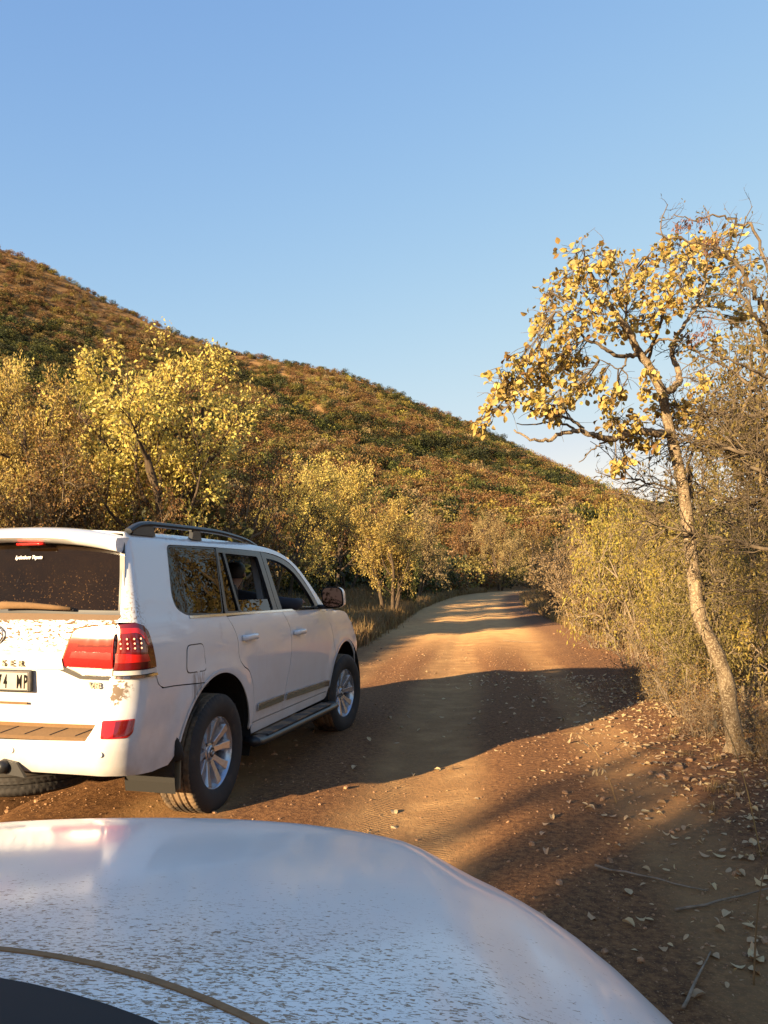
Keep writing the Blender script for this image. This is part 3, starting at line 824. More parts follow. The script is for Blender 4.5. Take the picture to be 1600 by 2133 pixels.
    for d, (y0, z0) in ((d1, (.47, 1.115)), (d2, (1.48, 1.085))):
        p = S(np.float64(y0), np.float64(z0)); P = [(side * (p[0] + .002), y0 - .115, z0), (side * (p[0] + .030), y0 - .09, z0), (side * (p[0] + .034), y0, z0 + .002), (side * (p[0] + .030), y0 + .09, z0), (side * (p[0] + .002), y0 + .115, z0)]
        panel('handle_recess', [(y0 + .07 * math.cos(t) - .0, z0 + .045 * math.sin(t)) for t in np.linspace(0, 2 * PI, 20, endpoint=False)], M_SENSOR, d, off=.0012, depth=0, **sd)
        mb = MB(); mb.tube(crom(P, 5), .017, 10, flat=(.7, 1.25)); mb.build('handle', M_PAINT_T, d, smooth=True)
    # black window frames
    fr = [(.15, BELT + .002), (1.10, BELT - .012), (1.085, 1.4), (1.07, 1.55), (1.045, 1.766), (.3, 1.770), (.265, 1.766)]
    hole1 = rnd([(.20, 1.315), (.385, 1.31), (.355, 1.735), (.285, 1.735)], .012)
    hole2 = rnd([(.415, 1.305), (1.015, 1.292), (.995, 1.5), (.965, 1.722), (.385, 1.732)], .03)
    wf = panel('window_frame', fr, M_BLACKG, d1, holes=(hole1, hole2), off=-.002, depth=.03, **sd)
    fr2 = [(1.11, BELT - .012), (2.08, 1.262)] + crom([(2.09, 1.275), (2.02, 1.365), (1.94, 1.455), (1.83, 1.553), (1.655, 1.662), (1.465, 1.718), (1.245, 1.748), (1.055, 1.764)], 4) + [(1.08, 1.55), (1.095, 1.4)]
    hole3 = [(1.195, 1.288), (1.97, 1.284)] + crom([(1.985, 1.30), (1.93, 1.38), (1.82, 1.49), (1.66, 1.60), (1.50, 1.66), (1.32, 1.697), (1.135, 1.712)], 4) + [(1.165, 1.5)]
    wf2 = panel('window_frame', fr2, M_BLACKG, d2, holes=(hole3,), off=-.002, depth=.03, **sd)
    panel('window_glass', hole1, M_TINT, d1, off=-.012, depth=0, **sd)
    strip_on('window_divider', [(.398, 1.30), (.385, 1.5), (.372, 1.735)], .035, M_BLACK, d1, off=-.001, **sd)
    if side > 0:
        low = [(.415, 1.30), (1.018, 1.29), (1.012, 1.382), (.415, 1.39)]
        panel('lowered_window_glass', low, M_TINT, d1, off=-.014, depth=0, **sd)
    else:
        panel('window_glass', hole2, M_CLEAR, d1, off=-.014, depth=0, **sd); panel('window_glass', hole3, M_CLEAR, d2, off=-.014, depth=0, **sd)
    qg = rnd([(.125, BELT + .012), (.262, 1.762), (-.22, 1.76), (-.415, 1.755), (-.44, 1.655), (-.498, 1.44), (-.48, 1.366), (-.385, 1.322)], .045)
    panel('quarter_glass', qg, M_TINT, CAR, off=-.006, depth=.004, ds=.05, dz=.05, **sd)
    strip_on('glass_edge', qg + [qg[0]], .012, M_BLACK, CAR, off=-.004, **sd)
    strip_on('chrome_belt_moulding', [(-.36, 1.300), (.15, 1.292), (.6, 1.286), (1.12, 1.278), (1.6, 1.272), (2.06, 1.262)], .016, M_CHROME, CAR, off=.004, **sd)
    strip_on('chrome_door_moulding', [(.645, .575), (1.165, .575)], .052, M_CHROME, d1, off=.016, **sd)
    strip_on('chrome_door_moulding', [(1.225, .572), (1.7, .562), (2.275, .550)], .052, M_CHROME, d2, off=.016, **sd)
    strip_on('moulding_highlight', [(.645, .598), (1.165, .598)], .014, M_SATIN, d1, off=.0185, **sd); strip_on('moulding_highlight', [(1.225, .595), (1.7, .585), (2.275, .573)], .014, M_SATIN, d2, off=.0185, **sd)  # satin line stands in for the bright reflection along the moulding's top
    # sill, step, arch liners
    panel('sill', [(.575, .43), (.60, .465), (2.27, .465), (2.36, .52), (2.335, .43), (2.26, .40), (.62, .385)], M_PAINT, CAR, off=-.004, depth=.05, **sd)
    mb = MB()
    P = [(.48, .98, .36), (.62, .99, .345), (1.4, .99, .34), (2.22, .985, .335), (2.32, .95, .335)]
    mb.tube(crom([(side * x, y, z) for y, x, z in P], 4), .05, 10, flat=(1.6, .75)); st = mb.build('side_step', M_BLACK, CAR, smooth=True)
    mb = MB(); mb.box((side * .99, 1.40, .380), (.11, 1.50, .008)); mb.build('step_tread', simple('step_rubber', (.05, .045, .04), .8, dust=DUST, dustamt=.4) if side > 0 else bpy.data.materials['step_rubber'], st)
    for yc, r0 in ((0, .55), (2.85, .54)):
        mb = MB(); t = np.linspace(R(-15), R(195), 30)
        V = []; F = []
        for k, a in enumerate(t):
            for xx in (.945, .60): V.append((side * xx, yc + r0 * math.cos(a), .385 + r0 * math.sin(a)))
        for k in range(29): F.append((2 * k, 2 * k + 1, 2 * k + 3, 2 * k + 2))
        F.append(tuple(range(1, 60, 2)))
        mb.add(V, F); mb.build('wheel_arch_liner', M_DARK, CAR)
    # lip around the arches
    for A in (ARCH_R, ARCH_F):
        A2 = [p for p in A if p[1] > .47]
        strip_on('arch_lip', A2, .022, M_PAINT, CAR, off=.006, **sd)
    # mud flap behind the rear wheel
    mb = MB(); y = -.50
    V = [(side * x, y + dy, z) for dy in (0, .012) for x, z in ((.955, .50), (.66, .50), (.66, .27), (.70, .245), (.93, .245), (.955, .265))]
    mb.add(V, [(0, 1, 2, 3, 4, 5), (11, 10, 9, 8, 7, 6)] + [(i, (i + 1) % 6, 6 + (i + 1) % 6, 6 + i) for i in range(6)]); mb.build('mud_flap', simple('mud_flap_rubber', (.15, .12, .07), .75, dust=DUST, dustamt=.3) if side > 0 else bpy.data.materials['mud_flap_rubber'], CAR, bevel=.004)
    mb = MB(); mb.tube([(side * .93, -.5 - .02 * k, .45 + .06 * k) for k in range(4)], [.05, .045, .03, .01], 8); mb.build('flap_bracket', M_DARK, CAR, smooth=True)
    # front fender, headlamp and front bumper
    ff = [(2.17, 1.225)] + crom([(2.185, 1.225), (2.39, 1.055), (2.468, .83), (2.42, .65), (2.36, .525)], 5) + [p for p in ARCH_F[::-1] if p[1] > .60 or p[0] < 2.6 and p[1] > .52] + [(3.44, .66), (3.50, .90), (3.36, 1.02), (3.25, 1.06)] + crom([(3.22, 1.10), (3.07, 1.165), (2.74, 1.215), (2.30, 1.228)], 5)
    panel('front_fender', ff, M_PAINT, CAR, **sd)
    hl = rnd([(3.255, 1.065), (3.37, 1.025), (3.50, .91), (3.62, .86), (3.95, .88), (3.90, 1.02), (3.5, 1.075)], .02)
    panel('headlamp', hl, M_WLENS, CAR, off=.006, ds=.03, **sd)
    panel('turn_signal', rnd([(3.44, .955), (3.50, .915), (3.62, .87), (3.60, .94), (3.48, .985)], .01), M_AMBER, CAR, off=.009, depth=.004, **sd)
    fb = [(3.445, .65), (3.505, .90), (3.62, .855), (3.95, .875), (4.35, .86), (4.35, .45), (3.7, .42), (3.42, .43), (3.36, .50)]
    panel('front_bumper', fb, M_PAINT, CAR, ds=.04, **sd)
    # mirror
    mb = MB()
    sec = [(0, .98, 1.0), (.03, 1.0, 1.0), (.08, .95, .95), (.12, .75, .75), (.145, .40, .4)]
    V = []; F = []; n = 20
    for k, (dy, a, b) in enumerate(sec):
        for j in range(n):
            t = 2 * PI * j / n; ex = .55
            cxx = math.copysign(abs(math.cos(t)) ** ex, math.cos(t)) * .100 * a; czz = math.copysign(abs(math.sin(t)) ** ex, math.sin(t)) * .098 * b
            V.append((side * (1.065 + cxx - .01 * (czz / .1)), 2.10 + dy + .02 * cxx / .1, 1.365 + czz))
    for k in range(len(sec) - 1):
        for j in range(n): F.append((k * n + j, k * n + (j + 1) % n, (k + 1) * n + (j + 1) % n, (k + 1) * n + j))
    F.append(tuple(range((len(sec) - 1) * n, len(sec) * n)))
    mb.add(V, F); mr = mb.build('mirror_housing', M_PAINT_T, CAR, smooth=True)
    mb = MB(); V2 = [(side * 1.065 + (v[0] - side * 1.065) * q_, v[1] - dy, 1.365 + (v[2] - 1.365) * q_) for q_, dy in ((1.0, 0.001), (1.01, .014), (.90, .016)) for v in V[:n]]
    F = [(k * n + j, k * n + (j + 1) % n, (k + 1) * n + (j + 1) % n, (k + 1) * n + j) for k in range(2) for j in range(n)]
    mb.add(V2, F); mb.build('mirror_rim', M_MATTE, mr, smooth=True)
    mb = MB(); mb.add([(v[0], v[1] + .004, v[2]) for v in V2[-n:]], [tuple(range(n))]); mb.build('mirror_glass', simple('mirror_dark_reflection', (.035, .036, .04), .02, metal=1.0) if side > 0 else bpy.data.materials['mirror_dark_reflection'], mr)  # dark reflected surroundings are put into the mirror's colour
    mb = MB(); mb.tube([(side * .915, 2.10, 1.275), (side * 1.0, 2.11, 1.275), (side * 1.10, 2.13, 1.285)], [.035, .03, .028], 10, flat=(1.2, .7)); mb.build('mirror_arm', M_BLACK, mr, smooth=True)
    # roof rail with three feet
    mb = MB()
    rl = [(-.78, 1.845), (-.69, 1.882), (-.61, 1.896), (-.46, 1.902), (.26, 1.903), (.62, 1.887), (.90, 1.862), (1.10, 1.822)]
    xs_r = lambda y: .742 - .02 * sstep(.3, 1.1, y)
    mb.tube([(side * xs_r(y), y, z - .012) for y, z in crom(rl, 5)], .022, 8, flat=(1.15, .85))
    for y0, y1, h in ((-.76, -.50, .06), (-.03, .11, .06), (.86, 1.08, .04)):
        V = []
        zt = np.interp([y0 + .02, y1 - .02], [p[0] for p in rl], [p[1] for p in rl]) - .01
        for x in (-.017, .017):
            V += [(side * (xs_r(y0) + x), y0, 1.815), (side * (xs_r(y1) + x), y1, 1.812), (side * (xs_r(y1) + x * .8), y1 - .025, zt[1]), (side * (xs_r(y0) + x * .8), y0 + .03, zt[0])]
        mb.add(V, [(0, 1, 2, 3), (7, 6, 5, 4), (0, 4, 5, 1), (1, 5, 6, 2), (2, 6, 7, 3), (3, 7, 4, 0)])
    mb.build('roof_rail', M_RAIL, CAR, auto=40)
    # tail lamp: outer half on the body, inner half on the tailgate
    lo = [sx(.812, 1.035), sx(.815, 1.285)] + [(-.93, 1.292), (-.89, 1.277), (-.855, 1.24), (-.83, 1.16), (-.805, 1.06), (-.80, 1.035)]
    L1 = panel('tail_lamp', lo, M_REDD, CAR, off=.012, fine=(-1.4, -.76, .02), depth=.02, **sd)
    a0 = s_of_x(.812, 1.1)
    panel('guide_light', [(a0 + .01, 1.075), (a0 + .01, 1.125), (-.885, 1.115), (-.865, 1.075)], M_REDB, L1, off=.0145, depth=.003, **sd)
    panel('guide_light', rnd([(a0 + .01, 1.235), (a0 + .012, 1.262), (-.93, 1.265), (-.892, 1.235), (-.865, 1.165), (-.885, 1.165), (-.915, 1.225), (-.945, 1.238)], .01), M_REDB, L1, off=.0145, depth=.003, **sd)
    mb = MB()
    for r_ in range(3):
        for c_ in range(4):
            p = S(np.float64(a0 + .035 + .038 * c_), np.float64(1.155 + .026 * r_)); d_ = np.array([p[0] - .6, p[1] + .75, 0]); d_ /= np.linalg.norm(d_); p = p + d_ * .013
            mb.lathe([(.006, -.001), (.006, -.003), (0, -.005)], 8, 'Y', (side * p[0], p[1], p[2]))
    tag(mb.build('led_dots', simple('led_pink', (.9, .45, .35), .2) if side > 0 else bpy.data.materials['led_pink'], L1), kind='stuff')
    panel('reversing_lens', [sx(.812, 1.005), sx(.812, 1.030), (-.80, 1.030), (-.795, 1.006)], M_WLENS, L1, off=.010, fine=(-1.4, -.76, .02), depth=.02, **sd)
    panel('lamp_chrome', [sx(.812, .985), sx(.812, 1.002), (-.795, 1.002), (-.787, .988)], M_CHROME, L1, off=.016, fine=(-1.4, -.76, .02), depth=.02, **sd)

# ---- tailgate (both halves in one sheet)
TG = panel('tailgate', [(-.795, 1.02), (-.76, .92), (-.71, .722), (.71, .722), (.76, .92), (.795, 1.02), (.805, 1.29), (.815, 1.34), (.5, 1.347), (0, 1.35), (-.5, 1.347), (-.815, 1.34), (-.805, 1.29)], M_PAINT_R, CAR, surf=REAR, depth=.02, ds=.05, dz=.03)
gl = rnd([(-.812, 1.350), (-.782, 1.575), (-.752, 1.765), (0, 1.80), (.752, 1.765), (.782, 1.575), (.812, 1.350), (0, 1.360)], .02, keep=(3, 7))
RG = panel('rear_window', gl, M_TINT_R, TG, surf=REAR, off=-.004, depth=.01, ds=.1, dz=.1)
strip_on('window_seal', gl + [gl[0]], .03, M_BLACKG, RG, surf=REAR, off=-.002)
mb = MB()
V = []; F = []; N_ = 25
for k, x in enumerate(np.linspace(-.765, .765, N_)):
    e = abs(x) / .765; drop = .055 * e ** 3
    sec = [(-.80, 1.842 - .9 * drop + .028 * (1 - e * e)), (-.93, 1.838 - drop + .018 * (1 - e * e)), (-1.0 + .06 * e ** 4, 1.815 - drop + .010 * (1 - e * e)), (-1.0 + .06 * e ** 4, 1.795 - drop), (-.96 + .03 * e ** 4, 1.775 - drop - .012 * e), (-.88, 1.772 - drop - .02 * e)]
    V += [(x, y, z) for y, z in sec]
for k in range(N_ - 1):
    for j in range(5): F.append((k * 6 + j, k * 6 + j + 1, k * 6 + 7 + j, k * 6 + 6 + j))
F += [tuple(range(6)), tuple(range(N_ * 6 - 6, N_ * 6))]
mb.add(V, F); SP = mb.build('spoiler', M_PAINT_T, TG, auto=50)
mb = MB(); mb.tube([(x, -.945, 1.757) for x in np.linspace(.10, .285, 6)], .011, 8, flat=(1.3, .8)); mb.build('high_brake_light', M_REDB, SP, smooth=True)
# lamp halves on the tailgate, chrome garnish, lettering, emblem, plate
for side in (1, -1):
    sg = lambda pts: [(side * x, z) for x, z in pts]
    L2 = panel('tail_lamp', rnd(sg([(.488, 1.085), (.545, 1.245), (.58, 1.262), (.800, 1.285), (.797, 1.04), (.50, 1.05)]), .012), M_RED, TG, surf=REAR, off=.012, depth=.02, ds=.04, dz=.04)
    panel('guide_light', sg([(.53, 1.10), (.79, 1.09), (.79, 1.13), (.545, 1.135)]), M_REDB, L2, surf=REAR, off=.0145, depth=.003)
    panel('lamp_band', sg([(.575, 1.16), (.79, 1.16), (.79, 1.21), (.59, 1.215)]), M_REDD, L2, surf=REAR, off=.0138, depth=.002)
    panel('lamp_frame', sg([(.475, 1.075), (.538, 1.252), (.575, 1.272), (.803, 1.296), (.803, 1.286), (.58, 1.263), (.545, 1.246), (.488, 1.085)]), M_DIRT, L2, surf=REAR, off=.010, depth=.012)
    panel('reversing_lens', sg([(.52, 1.046), (.797, 1.036), (.795, 1.0), (.62, 1.005)]), M_WLENS, L2, surf=REAR, off=.010, depth=.02)
    panel('lamp_chrome', sg([(.455, 1.052), (.52, 1.043), (.615, 1.003), (.795, .998), (.793, .978), (.60, .982), (.50, 1.02), (.455, 1.035)]), M_CHROME, L2, surf=REAR, off=.018, depth=.02)
GN_ = panel('garnish', [(-.50, 1.035), (.50, 1.035), (.485, 1.095), (-.485, 1.095)], M_SATIN, TG, surf=REAR, off=.022, depth=.03, ds=.1)
LETTER_Y = -1.047
M_LETTER = simple('letter_chrome', (.30, .27, .22), .3, metal=1.0)
for k, ch in enumerate('CRUISER'):
    text_obj('letter', ch, .050, M_LETTER, GN_, (.232 - .058 * (6 - k), LETTER_Y, 1.048), (R(90), 0, 0), 'CENTER', .004, xs=1.1, bold=.0012)
text_obj('badge', 'V8', .048, M_LETTER, TG, (.69, -1.003, .930), (R(90), 0, 0), 'CENTER', .004, xs=1.35, bold=.0015)
EM = bpy.data.objects.new('emblem', None); link(EM, TG); EM.location = (0, -1.026, 1.222)
for rx, rz_, cz, tr in ((.082, .056, 0, .007), (.030, .054, 0, .006), (.056, .020, .024, .006)):
    t = np.linspace(0, 2 * PI, 41); mb = MB(); mb.tube([(rx * math.cos(q), 0, cz + rz_ * math.sin(q)) for q in t], tr, 8); mb.build('emblem_ring', M_CHROME, EM, smooth=True)
PL = MB(); PL.box((.015, -1.030, .963), (.57, .018, .128)); PLO = PL.build('number_plate', M_BLACK, TG, bevel=.012)
mb = MB(); mb.box((.015, -1.041, .963), (.535, .004, .108)); mb.build('plate_face', M_PLATE, PLO, bevel=.0015)
mb = MB()
for a, b, c, d in ((-.262, .262, .911, .914), (-.262, .262, 1.012, 1.015), (-.264, -.261, .911, 1.015), (.261, .264, .911, 1.015)): mb.box(((a + b) / 2 + .015, -1.0436, (c + d) / 2), (b - a, .001, d - c))
mb.build('plate_border', M_INK, PLO)
for ch, xx in (('7', .088), ('4', .127), ('M', .222), ('P', .263)):
    text_obj('plate_character', ch, .105, M_INK, PLO, (xx, -1.0435, .925), (R(90), 0, 0), 'CENTER', .0006, xs=.46, bold=.0035)
text_obj('window_sticker', 'Lydenburg Toyota', .030, M_STICK, RG, (.055, -.9095, 1.670), (R(90 - 13), 0, R(1)), 'LEFT', .0004, shear=.3, xs=.84, bold=.0009)
mb = MB(); mb.tube([(.055, -1.015, 1.395), (.12, -1.018, 1.397), (.25, -1.015, 1.395), (.40, -1.005, 1.385), (.515, -.995, 1.377)], [.024, .022, .019, .015, .010], 8, flat=(.8, 1)); WP = mb.build('rear_wiper', M_DIRT, RG, smooth=True)
mb = MB(); mb.tube([(.14, -1.0, 1.380), (.53, -.985, 1.368)], .006, 6); mb.build('wiper_blade', M_BLACK, WP)
mb = MB(); mb.box((-.05, -1.016, .835), (.62, .01, .012)); mb.build('tailgate_crease_dust', M_DIRT, TG)
# bumper step with tread plates
mb = MB()
V = []; F = []
for k, x in enumerate(np.linspace(-.71, .71, 15)):
    yy = float(_yr(np.float64(.65))) + .05 * x * x; V += [(x, yy + .012, .652), (x, yy + .03, .668), (x, -.99 + .05 * x * x, .700), (x, -.985 + .05 * x * x, .735)]
for k in range(14):
    for j in range(3): F.append((k * 4 + j, k * 4 + j + 1, k * 4 + 5 + j, k * 4 + 4 + j))
mb.add(V, F); BS = mb.build('bumper_step', M_DIRT, CAR)
for k in range(9):
    x = -.64 + .16 * k; mb = MB(); yy = float(_yr(np.float64(.65))) + .05 * x * x
    mb.tube([(x - .03, yy + .04, .674), (x + .03, -.997 + .05 * x * x, .700)], .003, 5); mb.build('step_rib', M_BLACK, BS)
# tow hitch
mb = MB(); mb.tube([(.20, -.95, .50), (.20, -1.12, .50), (.20, -1.16, .50)], [.035, .04, .032], 12); HT = mb.build('tow_socket', M_BLACK, CAR, smooth=True)
mb = MB(); mb.prism([(-.06, -.03), (.12, -.05), (.06, .03), (-.03, .045)], 0, .02, Matrix.Translation((.22, -1.10, .495)) @ Matrix.Rotation(R(90), 4, 'X')); mb.build('tow_bracket', M_BLACK, HT)
# spare wheel slung flat under the tail
SW = bpy.data.objects.new('spare_wheel', None); link(SW, CAR); SW.location = (0, -.66, .43); SW.rotation_euler = (0, R(-90), 0)
_tm = TYRE_ME.copy(); _tm.materials.clear(); _tm.materials.append(M_RUBBER); _tm.materials.append(M_RUBBER); obj('tyre', _tm, None, SW)

# ---- roof, bonnet, windscreen
def edge_pts(c, n):
    P = np.array(c); d = np.concatenate([[0], np.cumsum(np.linalg.norm(np.diff(P, axis=0), axis=1))]); t = np.linspace(0, d[-1], n)
    return np.stack([np.interp(t, d, P[:, 0]), np.interp(t, d, P[:, 1])], -1)
RE = np.array(crom(ROOF_EDGE, 8)); roof_e = edge_pts(RE[RE[:, 0] < 1.42], 30); ws_e = edge_pts(RE[RE[:, 0] > 1.40], 22)
def cross_sheet(name, E, crown, ybulge, mat, power=2.4, n=29, dx=0.0):
    U = np.linspace(-1, 1, n); X = []; Y = []; Z = []
    for k, (y, z) in enumerate(E):
        xe = float(S(np.float64(y), np.float64(z))[0]) - dx; q = k / (len(E) - 1)
        X.append(U * xe); Y.append(y + ybulge(q) * (1 - np.abs(U) ** 2)); Z.append(z + crown(q) * (1 - np.abs(U) ** power))
    return obj(name, grid_mesh(name, np.array(X), np.array(Y), np.array(Z)), mat, CAR)
RF_ = cross_sheet('roof', roof_e, lambda q: .028, lambda q: -.04 * (1 - q) + .10 * q ** 3, M_PAINT_T)
so = RF_.modifiers.new('thick', 'SOLIDIFY'); so.thickness = .01; so.offset = -1
hl_ = cross_sheet('headliner', np.array([(y, z - .05) for y, z in roof_e]), lambda q: .028, lambda q: -.04 * (1 - q) + .10 * q ** 3, M_INTG, dx=.06)
cross_sheet('windscreen', ws_e, lambda q: .03 * (1 - q), lambda q: .10 + .10 * q, M_CLEAR, dx=.02)
hood_e = np.array(crom([(2.22, 1.228), (2.30, 1.228), (2.74, 1.215), (3.07, 1.165), (3.22, 1.10), (3.30, 1.055)], 6))
U = np.linspace(-1, 1, 41); X = []; Y = []; Z = []
for k, (y, z) in enumerate(hood_e):
    xe = float(S(np.float64(y), np.float64(z))[0]) - .004; q = k / (len(hood_e) - 1)
    X.append(U * xe); Y.append(y + (.22 * (1 - q) ** 2 + .26 * q ** 1.5) * (1 - np.abs(U) ** 2.2)); Z.append(z + (.035 + .02 * (1 - q)) * (1 - np.abs(U) ** 3.5))
obj('bonnet', grid_mesh('bonnet', np.array(X), np.array(Y), np.array(Z)), M_PAINT_T, CAR)
mb = MB(); mb.box((0, 2.30, 1.20), (1.7, .28, .02)); mb.build('cowl', M_BLACK, CAR)
mb = MB(); mb.box((0, 3.50, .93), (1.0, .06, .2)); GR = mb.build('grille', M_BLACK, CAR, bevel=.01)
for k in range(3):
    mb = MB(); mb.box((0, 3.545, .87 + .06 * k), (.98, .03, .025)); mb.build('grille_bar', M_CHROME, GR, bevel=.005)
# underbody, floor, interior
mb = MB(); mb.box((0, 1.45, .47), (1.24, 4.05, .16)); mb.build('underbody', M_DARK, CAR)
mb = MB(); mb.box((0, 1.45, .42), (1.74, 1.75, .10)); mb.build('floor_pan', M_DARK, CAR)
mb = MB(); mb.tube([(-.7, 0, .36), (.7, 0, .36)], .05, 10); mb.lathe([(.0, -.14), (.12, -.10), (.15, 0), (.12, .10), (0, .14)], 16, 'X', (-.1, 0, .36)); mb.build('rear_axle', M_DARK, CAR, smooth=True)
mb = MB(); mb.tube([(-.7, 2.85, .37), (.7, 2.85, .37)], .045, 10); mb.build('front_axle', M_DARK, CAR, smooth=True)
mb = MB(); mb.box((0, .70, .60), (1.70, 3.1, .06)); mb.box((0, -.80, .85), (1.5, .04, .6)); mb.build('cabin_floor', M_INT, CAR)
mb = MB(); mb.box((0, 2.08, 1.08), (1.66, .36, .26)); mb.box((0, 2.20, .8), (1.6, .05, .5)); mb.build('dashboard', M_INT, CAR, bevel=.05)
def seat(x, y, w, name='seat'):
    st = bpy.data.objects.new(name, None); link(st, CAR); st.location = (x, y, .60)
    mb = MB(); mb.box((0, .02, .24), (w, .52, .18)); mb.build('cushion', M_SEAT, st, bevel=.05)
    mb = MB(); mb.box((0, -.30, .58), (w, .14, .66), Matrix.Rotation(R(12), 3, 'X')); mb.build('backrest', M_SEAT, st, bevel=.05)
    for dx in ((0,) if w < .7 else (-.45, 0.45)):
        mb = MB(); mb.box((dx, -.39, 1.01), (.27, .10, .19), Matrix.Rotation(R(10), 3, 'X')); mb.build('headrest', M_SEAT, st, bevel=.04)
seat(.41, 1.20, .54); seat(-.41, 1.20, .54); seat(0, .30, 1.40); seat(0, -.26, 1.2)
mb = MB(); t = np.linspace(0, 2 * PI, 33); mb.tube([(.41 + .185 * math.cos(q), 1.78 - .09 * math.sin(q), 1.17 + .16 * math.sin(q)) for q in t], .016, 8); sw_ = mb.build('steering_wheel', M_SEAT, CAR, smooth=True)
mb = MB(); mb.tube([(.41, 1.79, 1.17), (.41, 1.98, 1.08)], .035, 8); mb.tube([(.24, 1.78, 1.17), (.58, 1.78, 1.17)], .02, 6); mb.build('steering_column', M_SEAT, sw_)
# grab handles on the far A pillar and B pillar
for x, P in ((-1, [(.83, 1.88, 1.40), (.76, 1.80, 1.48), (.77, 1.72, 1.56), (.80, 1.66, 1.60)]), (-1, [(.85, 1.07, 1.32), (.79, 1.05, 1.40), (.78, 1.04, 1.52), (.80, 1.04, 1.62)])):
    mb = MB(); mb.tube([(x * a, b, c) for a, b, c in crom(P, 4)], .018, 8); mb.build('grab_handle', M_INTG, CAR, smooth=True)
for side in (1, -1):
    mb = MB(); V = [(side * .86, 1.02, 1.25), (side * .86, 1.14, 1.25), (side * .76, 1.12, 1.76), (side * .76, 1.02, 1.76), (side * .80, 1.02, 1.25), (side * .80, 1.14, 1.25), (side * .70, 1.12, 1.76), (side * .70, 1.02, 1.76)]
    mb.add(V, [(0, 1, 2, 3), (4, 7, 6, 5), (0, 4, 5, 1), (1, 5, 6, 2), (2, 6, 7, 3), (3, 7, 4, 0)]); mb.build('pillar_trim', M_INTG, CAR, bevel=.01)
for side in (1, -1):
    make_wheel(CAR, (side * .835, 0, .3785), side); make_wheel(CAR, (side * .835, 2.85, .3785), side, R(-6))
# ------------------------------------------------------------------ the vehicle the picture is taken from (origin on its centre line, below the camera)
OWN = empty('car', (-0.5, 0, 0.0), 0, 'white car bonnet speckled with brown dust, rear of SUV just ahead of it', 'car')
_z0 = smooth_curve(np.array([-.4, .3, .6, .8, 1.2, 1.5, 1.7, 1.8, 1.9, 2.0]), np.array([1.27, 1.225, 1.20, 1.187, 1.148, 1.108, 1.068, 1.035, .985, .92]), 0.06)
def _F(x, y):
    return ((np.abs(x) / .895) ** 2.6 + (np.clip(y - .6, 0, None) / 1.24) ** 2.6) ** (1 / 2.6)
def HOOD(x, y):
    x = np.asarray(x, float); y = np.asarray(y, float)
    F = _F(x, y); e = np.clip((F - .78) / .22, 0, 1)
    z = _z0(y) - .075 * (np.abs(x) / .895) ** 2.2 - .020 * sstep(.55, .67, np.abs(x) + .08 * (y - 1.2)) - .155 * (1 - np.sqrt(np.clip(1 - e ** 2.2, 0, 1)))
    return np.stack([x, y, z], -1)
yr_ = lambda x: .845 - .95 * np.asarray(x, float) ** 2
def fcontour(c, y0, n=40):
    """outline F=c from the right rear round the nose to the left rear"""
    t = np.linspace(0, PI, n); P = []
    for a in t:
        cx, sy = math.cos(a), math.sin(a)
        P.append((.895 * c * math.copysign(abs(cx) ** (2 / 2.6), cx), .6 + 1.24 * c * abs(sy) ** (2 / 2.6)))
    return [(.895 * c, y0)] + P + [(-.895 * c, y0)]

def mat_hood():
    m, nt, b = newmat('dusty_white_bonnet')
    co = coords(nt); s = nd(nt, 'ShaderNodeSeparateXYZ', Vector=co)
    mp = mapped(nt, co, (62, 150, 70), (0, 0, R(-10)))
    n1 = noise_(nt, 1.9, 4, 0.62, mp, 0.9); n2 = noise_(nt, 3.2, 5, 0.6, co); n3 = noise_(nt, 160, 3, 0.6, co)
    # thick near the windscreen, wiped thin towards the nose and the right flank
    reg = math_(nt, 'ADD', remap(nt, s.outputs[1], 1.35, 0.70, 0.0, 1.0), math_(nt, 'MULTIPLY', math_(nt, 'SUBTRACT', n2, 0.5), 0.9))
    reg = math_(nt, 'MULTIPLY', reg, remap(nt, s.outputs[0], 0.85, 0.35, 0.25, 1.0))
    th = math_(nt, 'SUBTRACT', 0.72, math_(nt, 'MULTIPLY', reg, 0.215))
    dv = math_(nt, 'SUBTRACT', n1, th)
    k = remap(nt, dv, 0.0, 0.028)
    film = math_(nt, 'MULTIPLY', remap(nt, n2, 0.35, 0.7), 0.09)
    d = math_(nt, 'MAXIMUM', math_(nt, 'MULTIPLY', k, 0.93), film)
    col = mixc(nt, d, (0.84, 0.80, 0.75), (0.29, 0.18, 0.09))
    nt.links.new(col, b.inputs['Base Color'])
    nt.links.new(remap(nt, d, 0, .7, 0.35, 0.9), b.inputs['Roughness'])
    nt.links.new(remap(nt, d, 0.2, .6, 0.6, 0.1), b.inputs['Coat Weight'])
    nt.links.new(math_(nt, 'ADD', math_(nt, 'MULTIPLY', n2, 0.10), 0.035), b.inputs['Coat Roughness'])
    return m
M_HOOD = mat_hood()
RX = np.linspace(.89, -.89, 40)
rearline = [(x, float(yr_(x))) for x in RX[::-1]]
body_top = [(.895, -.2)] + fcontour(1.0, -.2, 90)[1:-1] + [(-.895, -.2)]
HD = panel('bonnet', body_top, M_HOOD, OWN, surf=HOOD, ds=.03, dz=.03, edge=.02, depth=.02)
# shut line packed with dust, and the black cowl behind it
line = [(x, float(yr_(x)) - .0) for x in np.linspace(-.80, .80, 50)]
strip_on('dust_filled_joint', line, .009, simple('joint_dust', (.27, .145, .062), .95, grain=.4, gscale=90), HD, surf=HOOD, off=.0015)
cowl = [(x, float(yr_(x)) - .085) for x in np.linspace(-.80, .80, 40)] + [(x, float(yr_(x)) - .40) for x in np.linspace(.80, -.80, 40)]
panel('cowl', cowl, simple('cowl_black', (.006, .006, .006), .7), OWN, surf=HOOD, off=.012, depth=.02)
